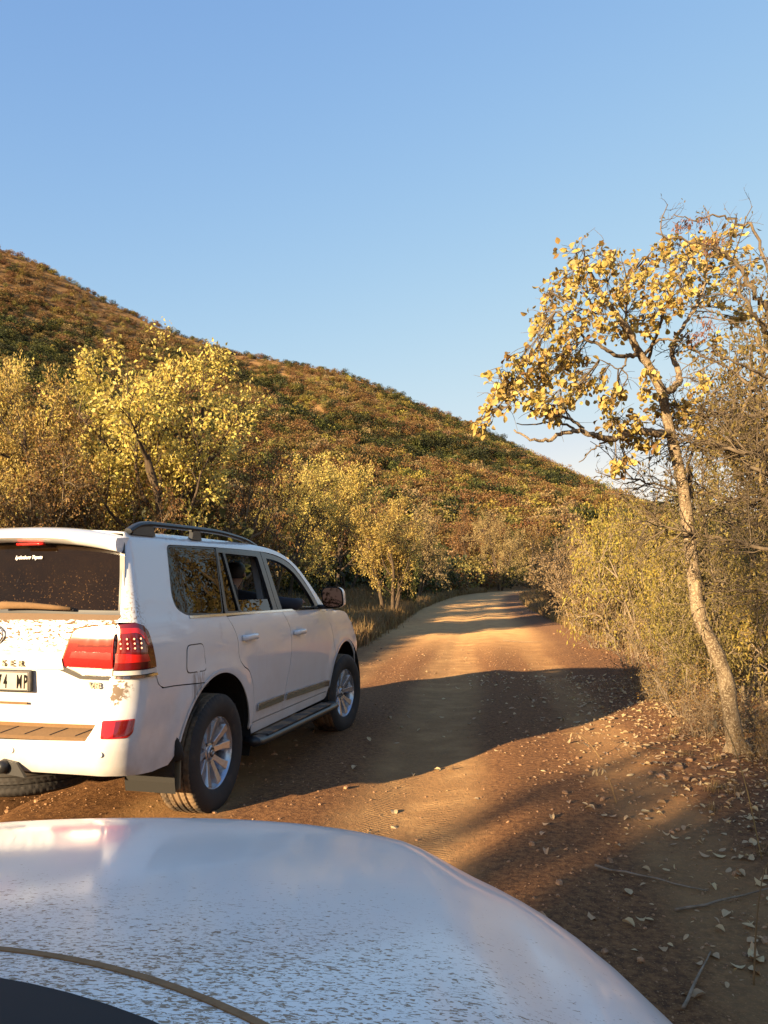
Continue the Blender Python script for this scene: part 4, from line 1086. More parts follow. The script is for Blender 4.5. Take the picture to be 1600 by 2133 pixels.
# flanks below the bonnet edge
mb = MB(); C = fcontour(1.0, -.2, 70); zs = [0, .06, .18, .34, .48]; V = []; F = []
for dz, ox in zip(zs, (0.0, .012, .020, .010, -.02)):
    for x, y in C:
        n_ = np.array([x / .895, max(0, (y - .6) / 1.24)]); n_ = n_ / (np.linalg.norm(n_) + 1e-9)
        zt = float(HOOD(x, y)[2]); V.append((x + n_[0] * ox, y + n_[1] * ox, zt - .004 - dz))
nC = len(C)
for k in range(len(zs) - 1):
    for j in range(nC - 1): F.append((k * nC + j, k * nC + j + 1, (k + 1) * nC + j + 1, (k + 1) * nC + j))
mb.add(V, F); mb.build('fender', M_PAINT, OWN, smooth=True)
# cabin: doors, pillars, glass, roof, tail
mb = MB(); V = []; F = []
SECS = [(-.15, .895), (-1.0, .945), (-2.0, .945), (-2.7, .90), (-2.95, .80)]
ZR = [(.34, -.03), (.45, 0), (.75, .012), (1.0, .0), (1.10, -.02)]
for y, w in SECS:
    for sgn in (-1, 1):
        for z, o_ in (ZR if sgn < 0 else ZR): V.append((sgn * (w + o_), y, z))
for k in range(len(SECS) - 1):
    for sgn in (0, 5):
        for j in range(4): a = k * 10 + sgn + j; F.append((a, a + 1, a + 11, a + 10))
e = (len(SECS) - 1) * 10; F.append((e, e + 1, e + 2, e + 3, e + 4, e + 9, e + 8, e + 7, e + 6, e + 5))
mb.add(V, F); mb.build('body_side', M_PAINT, OWN, smooth=True)
for sgn in (-1, 1):
    for nm, pts, w in (('front_pillar', [(.86, .12, 1.10), (.80, -.15, 1.32), (.70, -.42, 1.66)], .035), ('centre_pillar', [(.92, -1.05, 1.08), (.84, -1.07, 1.4), (.70, -1.08, 1.68)], .045), ('rear_pillar', [(.86, -2.75, 1.06), (.80, -2.55, 1.4), (.68, -2.35, 1.66)], .09)):
        mb = MB(); mb.tube([(sgn * x, y, z) for x, y, z in pts], w, 8); mb.build(nm, M_PAINT_T, OWN, smooth=True)
    mb = MB(); mb.add([(sgn * .90, .05, 1.09), (sgn * .925, -1.05, 1.09), (sgn * .885, -2.70, 1.08), (sgn * .69, -2.35, 1.66), (sgn * .70, -1.08, 1.67), (sgn * .70, -.44, 1.64)], [(0, 1, 4, 5), (1, 2, 3, 4)]); mb.build('side_window', M_TINT, OWN)
mb = MB(); V = []; F = []; nn = 13
for k, (y, z, w) in enumerate(((-.38, 1.675, .68), (-.7, 1.735, .70), (-1.3, 1.765, .70), (-1.9, 1.75, .69), (-2.4, 1.69, .66))):
    for u in np.linspace(-1, 1, nn): V.append((u * w, y + .06 * (1 - u * u) * (1 if k == 0 else 0), z - .05 * abs(u) ** 3))
for k in range(4):
    for j in range(nn - 1): F.append((k * nn + j, k * nn + j + 1, (k + 1) * nn + j + 1, (k + 1) * nn + j))
mb.add(V, F); mb.build('roof', M_PAINT_T, OWN, smooth=True)
mb = MB(); V = []; F = []
for k, q in enumerate(np.linspace(0, 1, 7)):
    for u in np.linspace(-1, 1, nn):
        x0 = u * .80; y0 = float(yr_(abs(u) * .80)) - .34; z0 = float(HOOD(x0, y0)[2]) + .006
        x1 = u * .66; y1 = -.36 + .06 * (1 - u * u); z1 = 1.665 - .05 * abs(u) ** 3
        V.append((x0 + (x1 - x0) * q, y0 + (y1 - y0) * q, z0 + (z1 - z0) * q - .012 * math.sin(PI * q)))
for k in range(6):
    for j in range(nn - 1): F.append((k * nn + j, k * nn + j + 1, (k + 1) * nn + j + 1, (k + 1) * nn + j))
mb.add(V, F); mb.build('windscreen', M_TINT, OWN, smooth=True)
mb = MB(); mb.add([(-.84, -2.93, 1.05), (.84, -2.93, 1.05), (.66, -2.40, 1.68), (-.66, -2.40, 1.68)], [(0, 1, 2, 3)]); mb.build('rear_window', M_TINT, OWN)
mb = MB(); mb.box((0, -.5, .42), (1.5, 4.3, .2)); mb.build('underbody', M_DARK, OWN)
mb = MB(); mb.box((0, -1.9, .9), (1.4, .15, .7)); mb.build('rear_seat', M_SEAT, OWN, bevel=.04)
for _x in (-.4, .4): mb = MB(); mb.box((_x, -.9, .95), (.5, .15, .8), taper=(.85, 1)); mb.build('seat', M_SEAT, OWN, bevel=.04)
for sgn in (-1, 1):
    for yy in (1.0, -1.85): make_wheel(OWN, (sgn * .80, yy, .385), sgn)
# ------------------------------------------------------------------ vegetation
def mat_leaf(name, cols, trans=0.35, rough=0.6, gain=.75):
    """leaf colours vary from leaf to leaf"""
    m, nt, b = newmat(name)
    g = nt.nodes.new('ShaderNodeNewGeometry')
    oi = nt.nodes.new('ShaderNodeObjectInfo')
    f = g.outputs['Random Per Island']
    cols = [tuple(v * gain for v in c) for c in cols]; n = len(cols)
    col = ramp(nt, f, [(i / max(1, n - 1), c) for i, c in enumerate(cols)])
    v = remap(nt, oi.outputs['Random'], 0, 1, 0.82, 1.18, False)
    hs = nd(nt, 'ShaderNodeHueSaturation', Value=v, Color=col)
    nt.links.new(remap(nt, oi.outputs['Random'], 0, 1, 0.487, 0.513, False), hs.inputs['Hue'])
    col = hs.outputs[0]
    nt.links.new(col, b.inputs['Base Color']); b.inputs['Roughness'].default_value = rough; b.inputs['Specular IOR Level'].default_value = 0.25
    if trans:
        t = nd(nt, 'ShaderNodeBsdfTranslucent'); nt.links.new(col, t.inputs['Color'])
        mx = nd(nt, 'ShaderNodeMixShader', _0=trans, _1=b.outputs[0], _2=t.outputs[0])
        nt.links.new(mx.outputs[0], nt.nodes['Material Output'].inputs['Surface'])
    return m

def mat_bark(name, a, b_, scale=9, rough=0.9, fleck=None):
    a, b_ = tuple(v * .95 for v in a), tuple(v * .95 for v in b_); fleck = tuple(v * .95 for v in fleck) if fleck else None
    m, nt, b = newmat(name)
    co = coords(nt); mp = mapped(nt, co, (1, 1, .45))
    n1 = noise_(nt, scale, 6, 0.65, mp, 0.4); n2 = noise_(nt, scale * 5, 4, 0.6, co)
    col = mixc(nt, remap(nt, n1, 0.38, 0.62), a, b_)
    if fleck: col = mixc(nt, remap(nt, n2, 0.50, 0.60), col, fleck)
    nt.links.new(col, b.inputs['Base Color']); b.inputs['Roughness'].default_value = rough; b.inputs['Specular IOR Level'].default_value = .2
    bump(nt, b, math_(nt, 'ADD', n1, math_(nt, 'MULTIPLY', n2, .6)), 0.8, 0.02)
    return m

LEAF_Y = mat_leaf('leaf_yellow', [(.22, .125, .045), (.43, .31, .08), (.57, .45, .11), (.62, .50, .16), (.49, .42, .085), (.66, .54, .24)], .42, gain=1.0)
LEAF_YG = mat_leaf('leaf_yellow_green', [(.20, .13, .035), (.36, .27, .05), (.44, .36, .07), (.30, .27, .05), (.50, .38, .12)], .36, gain=.9)
LEAF_BR = mat_leaf('leaf_brown', [(.13, .06, .022), (.24, .12, .04), (.34, .19, .06), (.28, .20, .06), (.40, .26, .11)], .3, gain=.67)
LEAF_OL = mat_leaf('leaf_olive', [(.10, .085, .025), (.20, .165, .045), (.27, .22, .06), (.33, .25, .09)], .3, gain=.88)
LEAF_TAN = mat_leaf('leaf_tan', [(.22, .135, .06), (.36, .25, .12), (.46, .33, .17), (.30, .22, .09)], .3)
LEAF_GR = mat_leaf('leaf_green', [(.035, .045, .014), (.07, .085, .022), (.11, .12, .03), (.16, .15, .04)], .25)
LEAF_DG = mat_leaf('leaf_dark_green', [(.016, .022, .009), (.035, .042, .014), (.06, .065, .02)], .2)
LEAF_RU = mat_leaf('leaf_rust', [(.13, .065, .028), (.23, .115, .045), (.32, .17, .07), (.29, .19, .08)], .28, gain=.74)
LEAF_POD = mat_leaf('seed_pod', [(.14, .06, .03), (.22, .10, .05), (.30, .15, .07)], .15)
LEAF_STRAW = mat_leaf('straw', [(.20, .12, .05), (.34, .22, .09), (.46, .32, .14), (.40, .24, .10)], .25)
BARK_PALE = mat_bark('bark_pale', (.27, .20, .125), (.13, .09, .055), 14, fleck=(.36, .29, .19))
BARK_DARK = mat_bark('bark_dark', (.055, .040, .028), (.11, .078, .050), 9)
BARK_TWIG = mat_bark('bark_twig', (.105, .078, .05), (.175, .134, .088), 9)
BARK_GREY = mat_bark('bark_grey', (.20, .15, .10), (.30, .235, .165), 9)

def unit(v): return v / (np.linalg.norm(v) + 1e-9)
def rand_perp(rng, d):
    a = rng.normal(size=3); a -= d * a.dot(d); return unit(a)

def skeleton(rng, stems, L, leaf_from):
    """grow branches level by level; returns polylines and leaf seats (point, direction, twig radius)"""
    lines = []; seats = []
    stack = [(np.array(p, float), unit(np.array(d, float)), ln, r, 0) for p, d, ln, r in stems]
    while stack:
        p, d, ln, r, lv = stack.pop()
        q = L[lv]; n = q['seg']; P = [p]; D = [d]
        for i in range(n):
            d = unit(d + rng.normal(size=3) * q['wob'] + np.array([0, 0, q['trop']]))
            p = p + d * ln / n; P.append(p); D.append(d)
        P = np.array(P); D = np.array(D)
        rad = np.linspace(r, r * q.get('tip', .35), n + 1)
        lines.append((P, rad, lv))
        if lv >= leaf_from:
            for i in range(1, n + 1): seats.append((P[i], D[i]))
        if lv + 1 < len(L):
            c = L[lv + 1]; m = max(1, int(round(c['n'] * rng.uniform(.75, 1.25))))
            for k in range(m):
                t = c.get('t0', .25) + (1 - c.get('t0', .25)) * ((k + rng.uniform(0, 1)) / m)
                j = min(n - 1, int(t * n)); u = t * n - j
                pp = P[j] * (1 - u) + P[j + 1] * u; dd = D[min(n, j + 1)]
                a = R(c['ang']) * rng.uniform(.6, 1.3)
                nd_ = unit(dd * math.cos(a) + rand_perp(rng, dd) * math.sin(a))
                if c.get('flat'): nd_ = unit(nd_ * np.array([1, 1, c['flat']]))
                rr = (rad[j] * (1 - u) + rad[j + 1] * u)
                stack.append((pp, nd_, c['len'] * rng.uniform(.6, 1.25) * (1 - .35 * t), min(rr * .8, c['r']), lv + 1))
    return lines, seats

def wood_mesh(name, lines, sides=(8, 6, 4, 3, 3)):
    Vs = []; Fs = []; n = 0
    for P, rad, lv in lines:
        V, F = tube_arrays(P, rad, sides[min(lv, len(sides) - 1)])
        Vs.append(V); Fs.append(F + n); n += len(V)
    return mesh_np(name, np.concatenate(Vs), np.concatenate(Fs))

def leaf_arrays(rng, pos, dirs, size, ratio=.5, fold=.35, jit=.4, droop=.25, spread=0.03, up=0.3):
    """two-triangle folded leaves"""
    n = len(pos)
    d = dirs + rng.normal(size=(n, 3)) * jit + np.array([0, 0, -droop]); d /= np.linalg.norm(d, axis=1)[:, None] + 1e-9
    nr = rng.normal(size=(n, 3)) + np.array([0, 0, up]); nr -= d * (nr * d).sum(1)[:, None]; nr /= np.linalg.norm(nr, axis=1)[:, None] + 1e-9
    s = np.cross(d, nr)
    l = size * rng.uniform(.6, 1.3, n)[:, None]; w = l * ratio
    p = pos + rng.normal(size=(n, 3)) * spread
    mid = p + d * l * .5
    V = np.stack([p, mid + s * w * .5 + nr * w * fold * .5, p + d * l - nr * l * .08, mid - s * w * .5 + nr * w * fold * .5], 1).reshape(-1, 3)
    i = np.arange(n)[:, None] * 4
    F = np.concatenate([i + np.array([[0, 2, 1]]), i + np.array([[0, 3, 2]])])
    return V, F

def crown_mesh(name, rng, seats, per, size, **kw):
    P = np.array([s[0] for s in seats]); D = np.array([s[1] for s in seats])
    k = np.repeat(np.arange(len(P)), per) if per >= 1 else np.where(rng.uniform(size=len(P)) < per)[0]
    V, F = leaf_arrays(rng, P[k], D[k], size, **kw)
    return mesh_np(name, V, F, smooth=False)

KINDS = {}
def kind(name, wood, crown, bark, leaf, height, width):
    wood.materials.clear(); wood.materials.append(bark); crown.materials.clear(); crown.materials.append(leaf)
    KINDS.setdefault(name, []).append((wood, crown, height, width))

def measure(*ms):
    A = []
    for m in ms:
        v = np.zeros(len(m.vertices) * 3, np.float32); m.vertices.foreach_get('co', v); A.append(v.reshape(-1, 3))
    A = np.concatenate(A); lo, hi = np.percentile(A, .5, axis=0), np.percentile(A, 99.5, axis=0)
    return hi[2], max(hi[0] - lo[0], hi[1] - lo[1])

def add_kind(name, seed, stems, L, leaf_from, bark, leaf, per, size, **kw):
    rng = np.random.default_rng(seed)
    st = stems(rng)
    lines, seats = skeleton(rng, st, L, leaf_from)
    w = wood_mesh(name + '_wood', lines); c = crown_mesh(name + '_crown', rng, seats, per, size, **kw)
    h, wd = measure(w, c)
    kind(name, w, c, bark, leaf, h, wd)

def fan(n, lean, ln, r, z=0.0, base=.12):
    def f(rng):
        o = []
        for k in range(n):
            a = 2 * PI * (k + rng.uniform(-.3, .3)) / n; q = R(lean) * rng.uniform(.5, 1.2)
            o.append(((base * math.cos(a), base * math.sin(a), z - .15), (math.cos(a) * math.sin(q), math.sin(a) * math.sin(q), math.cos(q)), ln * rng.uniform(.8, 1.15), r * rng.uniform(.75, 1.15)))
        return o
    return f

# broad yellow-leaved trees, about 6 m
for sd in (1, 2, 3):
    add_kind('yellow_tree', sd, fan(2 + sd % 2, 20, 3.6, .11), [dict(seg=9, wob=.10, trop=.03, tip=.4), dict(n=8, seg=7, wob=.14, trop=.06, len=2.3, ang=48, r=.045, t0=.30), dict(n=7, seg=5, wob=.18, trop=.04, len=1.0, ang=45, r=.016, t0=.2), dict(n=5, seg=3, wob=.22, trop=0, len=.42, ang=45, r=.006, t0=.2)], 3, BARK_DARK, LEAF_Y, 7, .078, ratio=.6, spread=.07, droop=.35)
# half-bare brown trees
for sd in (11, 12):
    add_kind('brown_tree', sd, fan(3, 22, 2.8, .08), [dict(seg=8, wob=.12, trop=.03, tip=.4), dict(n=8, seg=6, wob=.16, trop=.05, len=1.9, ang=45, r=.035, t0=.25), dict(n=8, seg=5, wob=.2, trop=.03, len=.9, ang=45, r=.012, t0=.2), dict(n=5, seg=3, wob=.25, trop=0, len=.38, ang=48, r=.005, t0=.2)], 3, BARK_TWIG, LEAF_BR, 3, .075, ratio=.55, spread=.05, droop=.4)
# twiggy thorn bushes, flat-layered
for sd in (21, 22):
    add_kind('thorn_bush', sd, fan(5, 38, 2.0, .045), [dict(seg=7, wob=.13, trop=-.01, tip=.4), dict(n=7, seg=5, wob=.18, trop=-.01, len=1.3, ang=45, r=.02, t0=.15, flat=.55), dict(n=8, seg=4, wob=.22, trop=.0, len=.6, ang=48, r=.008, t0=.15, flat=.6), dict(n=5, seg=3, wob=.25, trop=0, len=.28, ang=50, r=.004, t0=.1)], 3, BARK_TWIG, LEAF_TAN, 1, .055, ratio=.4, spread=.03)
# leafy olive-yellow shrubs
for sd in (31, 32, 33):
    add_kind('leafy_shrub', sd, fan(7, 30, 1.9, .03), [dict(seg=6, wob=.13, trop=.02, tip=.4), dict(n=7, seg=5, wob=.18, trop=.03, len=1.1, ang=42, r=.014, t0=.15), dict(n=6, seg=4, wob=.2, trop=.0, len=.5, ang=45, r=.006, t0=.15), dict(n=3, seg=3, wob=.25, trop=0, len=.24, ang=50, r=.003, t0=.1)], 2, BARK_GREY, LEAF_YG, 2, .065, ratio=.42, spread=.04, droop=.2)
for sd in (41, 42):
    add_kind('green_shrub', sd, fan(6, 30, 1.6, .03), [dict(seg=6, wob=.13, trop=.03, tip=.4), dict(n=7, seg=5, wob=.18, trop=.03, len=1.0, ang=42, r=.014, t0=.1), dict(n=6, seg=4, wob=.2, trop=.0, len=.45, ang=45, r=.006, t0=.1), dict(n=3, seg=3, wob=.25, trop=0, len=.2, ang=50, r=.003, t0=.1)], 2, BARK_DARK, LEAF_GR, 3, .075, ratio=.5, spread=.05)
for sd in (51, 52):
    add_kind('dry_shrub', sd, fan(9, 35, 1.3, .02), [dict(seg=6, wob=.14, trop=.01, tip=.4), dict(n=6, seg=4, wob=.2, trop=.02, len=.7, ang=40, r=.009, t0=.15), dict(n=6, seg=3, wob=.25, trop=.0, len=.35, ang=45, r=.004, t0=.1)], 2, BARK_GREY, LEAF_TAN, 2, .06, ratio=.4, spread=.04)
for sd in (61, 62):
    add_kind('rust_tree', sd, fan(3, 24, 2.2, .06), [dict(seg=7, wob=.12, trop=.03, tip=.4), dict(n=8, seg=6, wob=.16, trop=.05, len=1.6, ang=46, r=.03, t0=.2), dict(n=7, seg=4, wob=.2, trop=.02, len=.75, ang=45, r=.01, t0=.15), dict(n=4, seg=3, wob=.25, trop=0, len=.3, ang=50, r=.004, t0=.1)], 3, BARK_DARK, LEAF_RU, 3, .085, ratio=.55, spread=.06, droop=.3)

WOODNAME = {'yellow_tree': 'trunk', 'brown_tree': 'trunk', 'rust_tree': 'trunk'}
def plant(kindname, name, x, y, height, width, rz, label, cat, variant=0, leaf=None, group=None, sink=0.03):
    v = KINDS[kindname]; wood, crown, h, w = v[variant % len(v)]
    z = float(ground(x, y)) - sink
    s = height / h; sxy = width / w
    e = empty(name, (x, y, z), rz, label, cat, group, scale=(sxy, sxy, s))
    for nm, me in ((WOODNAME.get(kindname, 'stems'), wood), ('crown', crown)):
        o = bpy.data.objects.new(nm, me); link(o, e)
        if nm == 'crown' and leaf is not None:
            o.material_slots[0].link = 'OBJECT'; o.material_slots[0].material = leaf
    return e
def at(px, depth): return (px - 800) / 1646.0 * depth
def top(py, depth): return CAM_H + (1204 - py) / 1646.0 * depth

TR = [
 # kind, object name, px, depth, top py, width px, label, category, leaf
 ('yellow_tree', 'bushwillow_tree', 335, 16.5, 668, 450, 'tall yellow-leaved tree with dark forked branches rising behind the SUV roof', 'tree', None),
 ('yellow_tree', 'bushwillow_tree', 115, 15.5, 735, 320, 'broad yellow tree standing beside the tallest yellow tree, over the SUV tailgate', 'tree', None),
 ('yellow_tree', 'bushwillow_tree', -70, 19.0, 745, 260, 'yellow tree half out of view behind the back end of the SUV', 'tree', None),
 ('brown_tree', 'bare_tree', 470, 17.5, 800, 330, 'half-bare brown tree with spreading twigs, beside the tallest yellow tree', 'tree', None),
 ('brown_tree', 'bare_tree', 40, 14.0, 900, 320, 'low half-bare tree in the dark thicket behind the SUV tailgate', 'tree', None),
 ('brown_tree', 'bare_tree', 235, 15.0, 905, 300, 'thin brown tree in the thicket just above the SUV rear roof rail', 'tree', None),
 ('brown_tree', 'bare_tree', -110, 13.0, 880, 300, 'brown thicket tree furthest behind the SUV, beyond its hidden flank', 'tree', None),
 ('yellow_tree', 'bushwillow_tree', 590, 27.0, 945, 220, 'yellow tree beside the half-bare brown tree, above the SUV front windows', 'tree', None),
 ('yellow_tree', 'bushwillow_tree', 690, 34.0, 955, 200, 'pale yellow round-crowned tree on the lower slope behind the SUV bonnet', 'tree', None),
 ('yellow_tree', 'bushwillow_tree', 810, 27.0, 1025, 190, 'small yellow tree with open dark branches on the bank beside the road', 'tree', None),
 ('rust_tree', 'rusty_tree', 720, 42.0, 1000, 170, 'rusty brown tree behind the open-branched yellow tree on the bank', 'tree', None),
 ('green_shrub', 'green_bush', 838, 36.0, 1085, 100, 'dark green bush at the left road edge before the bend', 'bush', None),
 ('brown_tree', 'bare_tree', 862, 44.0, 1050, 130, 'tan brown tree behind the dark green bush at the road edge', 'tree', LEAF_TAN),
 ('yellow_tree', 'bushwillow_tree', 1040, 88.0, 1068, 130, 'pale yellow tree over the bend where the road vanishes', 'tree', LEAF_TAN),
 ('green_shrub', 'green_bush', 905, 58.0, 1130, 70, 'small dark green bush right at the far bend of the road', 'bush', None),
 ('brown_tree', 'bare_tree', 1110, 100.0, 1075, 140, 'brown tree beyond the far bend of the road', 'tree', None),
 ('rust_tree', 'rusty_tree', 985, 96.0, 1062, 110, 'rust coloured tree behind the pale yellow tree at the bend', 'tree', None),
 ('dry_shrub', 'dry_bush', 1140, 30.0, 1165, 115, 'round dry grey bush leaning over the road on its right', 'bush', None),
 ('thorn_bush', 'thorn_bush', 1195, 29.0, 1085, 220, 'wide brown thorn bush behind the round dry bush right of the road', 'bush', None),
 ('leafy_shrub', 'leafy_bush', 1290, 17.0, 1035, 250, 'tall yellow-olive bush right of the road, beside the leaning pale-trunked tree', 'bush', None),
 ('leafy_shrub', 'leafy_bush', 1215, 22.0, 1120, 190, 'twiggy yellow bush between the wide thorn bush and the tall olive bush', 'bush', LEAF_TAN),
 ('dry_shrub', 'dry_bush', 1245, 17.0, 1190, 130, 'dry bush with reddish leaves at the foot of the tall olive bush', 'bush', LEAF_BR),
 ('leafy_shrub', 'leafy_bush', 1380, 12.5, 1090, 260, 'olive-yellow bush directly behind the pale leaning trunk', 'bush', None),
 ('leafy_shrub', 'leafy_bush', 1530, 10.0, 1080, 300, 'dense yellow-green bush right of the pale leaning trunk', 'bush', LEAF_OL),
 ('leafy_shrub', 'leafy_bush', 1650, 8.6, 1130, 300, 'yellow-green bush cut by the picture edge, right of the pale trunk', 'bush', None),
 ('dry_shrub', 'dry_bush', 1330, 11.2, 1290, 170, 'low straw-coloured bush with hanging leaves at the road edge', 'bush', None),
 ('dry_shrub', 'dry_bush', 1420, 8.8, 1370, 170, 'low dry bush with pinkish leaves left of the pale trunk foot', 'bush', LEAF_BR),
 ('dry_shrub', 'dry_bush', 1590, 7.4, 1390, 180, 'tangled dry bush right of the pale trunk foot', 'bush', None),
 ('dry_shrub', 'dry_bush', 1690, 6.2, 1420, 200, 'dry bush at the picture edge nearest the car bonnet', 'bush', None),
 ('brown_tree', 'bare_tree', 1560, 13.5, 960, 330, 'brown bare tree behind the yellow-green bushes on the right', 'tree', LEAF_OL),
 ('thorn_bush', 'thorn_bush', 1440, 15.5, 1030, 330, 'dark thorn bush behind the pale leaning trunk at crown height', 'bush', None),
 ('brown_tree', 'bare_tree', 1480, 13.0, 905, 330, 'brown twiggy tree filling the gap behind the pale trunk', 'tree', LEAF_OL),
 ('dry_shrub', 'dry_bush', 1448, 7.7, 1445, 120, 'low bush with drooping tan leaves just left of the pale trunk foot', 'bush', None),
 ('dry_shrub', 'dry_bush', 1575, 6.7, 1480, 130, 'low tangled bush in front of the yellow-green bushes by the pale trunk', 'bush', LEAF_BR),
 ('dry_shrub', 'dry_bush', 1500, 7.9, 1430, 150, 'small dry bush right at the pale trunk foot', 'bush', LEAF_BR),
 ('leafy_shrub', 'leafy_bush', 1460, 9.6, 1230, 210, 'olive bush between the pale trunk and the olive-yellow bush behind', 'bush', LEAF_OL),
 ('dry_shrub', 'dry_bush', 1360, 10.0, 1385, 110, 'short straw-coloured bush at the edge of the car shadow', 'bush', None),
 ('brown_tree', 'bare_tree', 560, 19.5, 960, 240, 'tangled brown tree below the half-bare one, over the SUV roof rail', 'tree', None),
 ('brown_tree', 'bare_tree', 1715, 16.8, 560, 500, 'tall bare tree out at the right behind the thorn tree', 'tree', LEAF_OL),
]
_rng = np.random.default_rng(77)
for i, (k, nm, px, dep, py, wpx, lab, cat, leaf) in enumerate(TR):
    x = at(px, dep); z0 = float(ground(x, dep)); h = top(py, dep) - z0
    plant(k, nm, x, dep, h, wpx / 1646.0 * dep * 1.08, _rng.uniform(0, 6.28), lab, cat, i, leaf)
# ------------------------------------------------------------------ the pale-trunked tree on the right
def wpt(px, py, d): return np.array([at(px, d), d, top(py, d)])
def limb_pts(pts, n=5): return np.array(crom([wpt(*p) for p in pts], n))
rngT = np.random.default_rng(5)
D0 = 7.05
MT_BASE = np.array([at(1521, D0), D0, float(ground(at(1521, D0), D0)) - .06])
MT = empty('bushwillow_tree', MT_BASE, 0, 'slender pale-trunked tree with large sparse yellow leaves leaning over the verge', 'tree')
trunk = limb_pts([(1523, 1600, D0), (1510, 1500, D0), (1499, 1410, D0), (1476, 1345, D0), (1452, 1290, D0), (1443, 1200, D0 + .05), (1436, 1110, D0 + .1), (1428, 1020, D0 + .12), (1413, 940, D0 + .1), (1401, 880, D0 + .05), (1393, 830, D0), (1385, 800, D0)])
trunk[0, 2] = MT_BASE[2]
def rads(P, a, b): return np.linspace(a, b, len(P))
limbs = []
def LB(pts, a, b): P = limb_pts(pts); limbs.append((P, rads(P, a, b)))
LB([(1390, 815, D0), (1365, 760, D0 - .05), (1340, 720, D0 - .1), (1325, 685, D0 - .15), (1300, 645, D0 - .2), (1272, 606, D0 - .3), (1248, 560, D0 - .35), (1235, 520, D0 - .4)], .042, .010)
LB([(1394, 822, D0), (1421, 802, D0 + .1), (1428, 772, D0 + .18), (1416, 738, D0 + .22), (1420, 708, D0 + .28), (1446, 668, D0 + .35), (1476, 620, D0 + .4), (1494, 560, D0 + .45), (1498, 500, D0 + .5)], .034, .008)
LB([(1350, 733, D0 - .08), (1318, 738, D0 - .2), (1288, 732, D0 - .3), (1262, 714, D0 - .35), (1232, 698, D0 - .4), (1205, 668, D0 - .42), (1170, 640, D0 - .5)], .022, .006)
LB([(1356, 735, D0 - .05), (1380, 710, D0 - .2), (1404, 702, D0 - .28), (1424, 706, D0 - .3), (1450, 690, D0 - .3)], .016, .006)
LB([(1408, 903, D0 + .07), (1372, 905, D0 - .1), (1335, 899, D0 - .2), (1302, 910, D0 - .3), (1270, 915, D0 - .4), (1240, 905, D0 - .5), (1210, 897, D0 - .55), (1172, 905, D0 - .6), (1142, 918, D0 - .65), (1110, 914, D0 - .7), (1076, 896, D0 - .72)], .040, .007)
LB([(1212, 898, D0 - .55), (1182, 884, D0 - .5), (1132, 881, D0 - .5), (1085, 884, D0 - .5)], .012, .004)
LB([(1282, 913, D0 - .36), (1258, 928, D0 - .38), (1240, 940, D0 - .4), (1214, 962, D0 - .42)], .010, .004)
LB([(1222, 894, D0 - .53), (1190, 870, D0 - .6), (1140, 862, D0 - .65), (1100, 845, D0 - .7), (1065, 815, D0 - .75)], .014, .004)
LB([(1365, 758, D0 - .04), (1330, 690, D0 + .15), (1320, 620, D0 + .25), (1335, 560, D0 + .3), (1370, 520, D0 + .3)], .018, .006)
LB([(1362, 750, D0), (1395, 660, D0 - .15), (1430, 580, D0 - .2), (1470, 510, D0 - .25)], .016, .005)
LB([(1320, 735, D0 - .2), (1312, 760, D0 - .3), (1300, 765, D0 - .35), (1260, 745, D0 - .4)], .010, .004)
LB([(1300, 645, D0 - .2), (1240, 640, D0 - .1), (1180, 610, D0 - .1), (1150, 600, D0 - .1)], .010, .004)
LB([(1446, 975, D0 + .2), (1442, 1000, D0 + .2), (1440, 1040, D0 + .12)], .020, .028)
LB([(1428, 1000, D0 + .12), (1470, 905, D0 + .1), (1520, 860, D0 + .1), (1560, 850, D0 + .1)], .016, .005)
mb = MB(); mb.tube(trunk - MT_BASE, np.interp(np.linspace(0, 1, len(trunk)), [0, .06, .3, .55, .8, 1], [.125, .072, .061, .057, .047, .040]) * (1 + .06 * rngT.normal(size=len(trunk))), 14)
mb.build('trunk', BARK_PALE, MT, smooth=True)
for k, a in enumerate((.3, 1.7, 2.9, 4.1, 5.4)):
    L_ = .20 + .05 * (k % 2); P = [(.05 * math.cos(a), .05 * math.sin(a), .16), (.10 * math.cos(a), .10 * math.sin(a), .085), (L_ * .7 * math.cos(a + .1), L_ * .7 * math.sin(a + .1), .05), (L_ * 1.2 * math.cos(a + .2), L_ * 1.2 * math.sin(a + .2), .0)]
    mb = MB(); mb.tube(crom(P, 4), np.linspace(.045, .012, 13), 8); mb.build('root', BARK_PALE, MT, smooth=True)
for P, r in limbs:
    mb = MB(); mb.tube(P - MT_BASE + rngT.normal(size=P.shape) * .006, r, 8); mb.build('limb', BARK_PALE if r[0] > .03 else BARK_TWIG, MT, smooth=True)
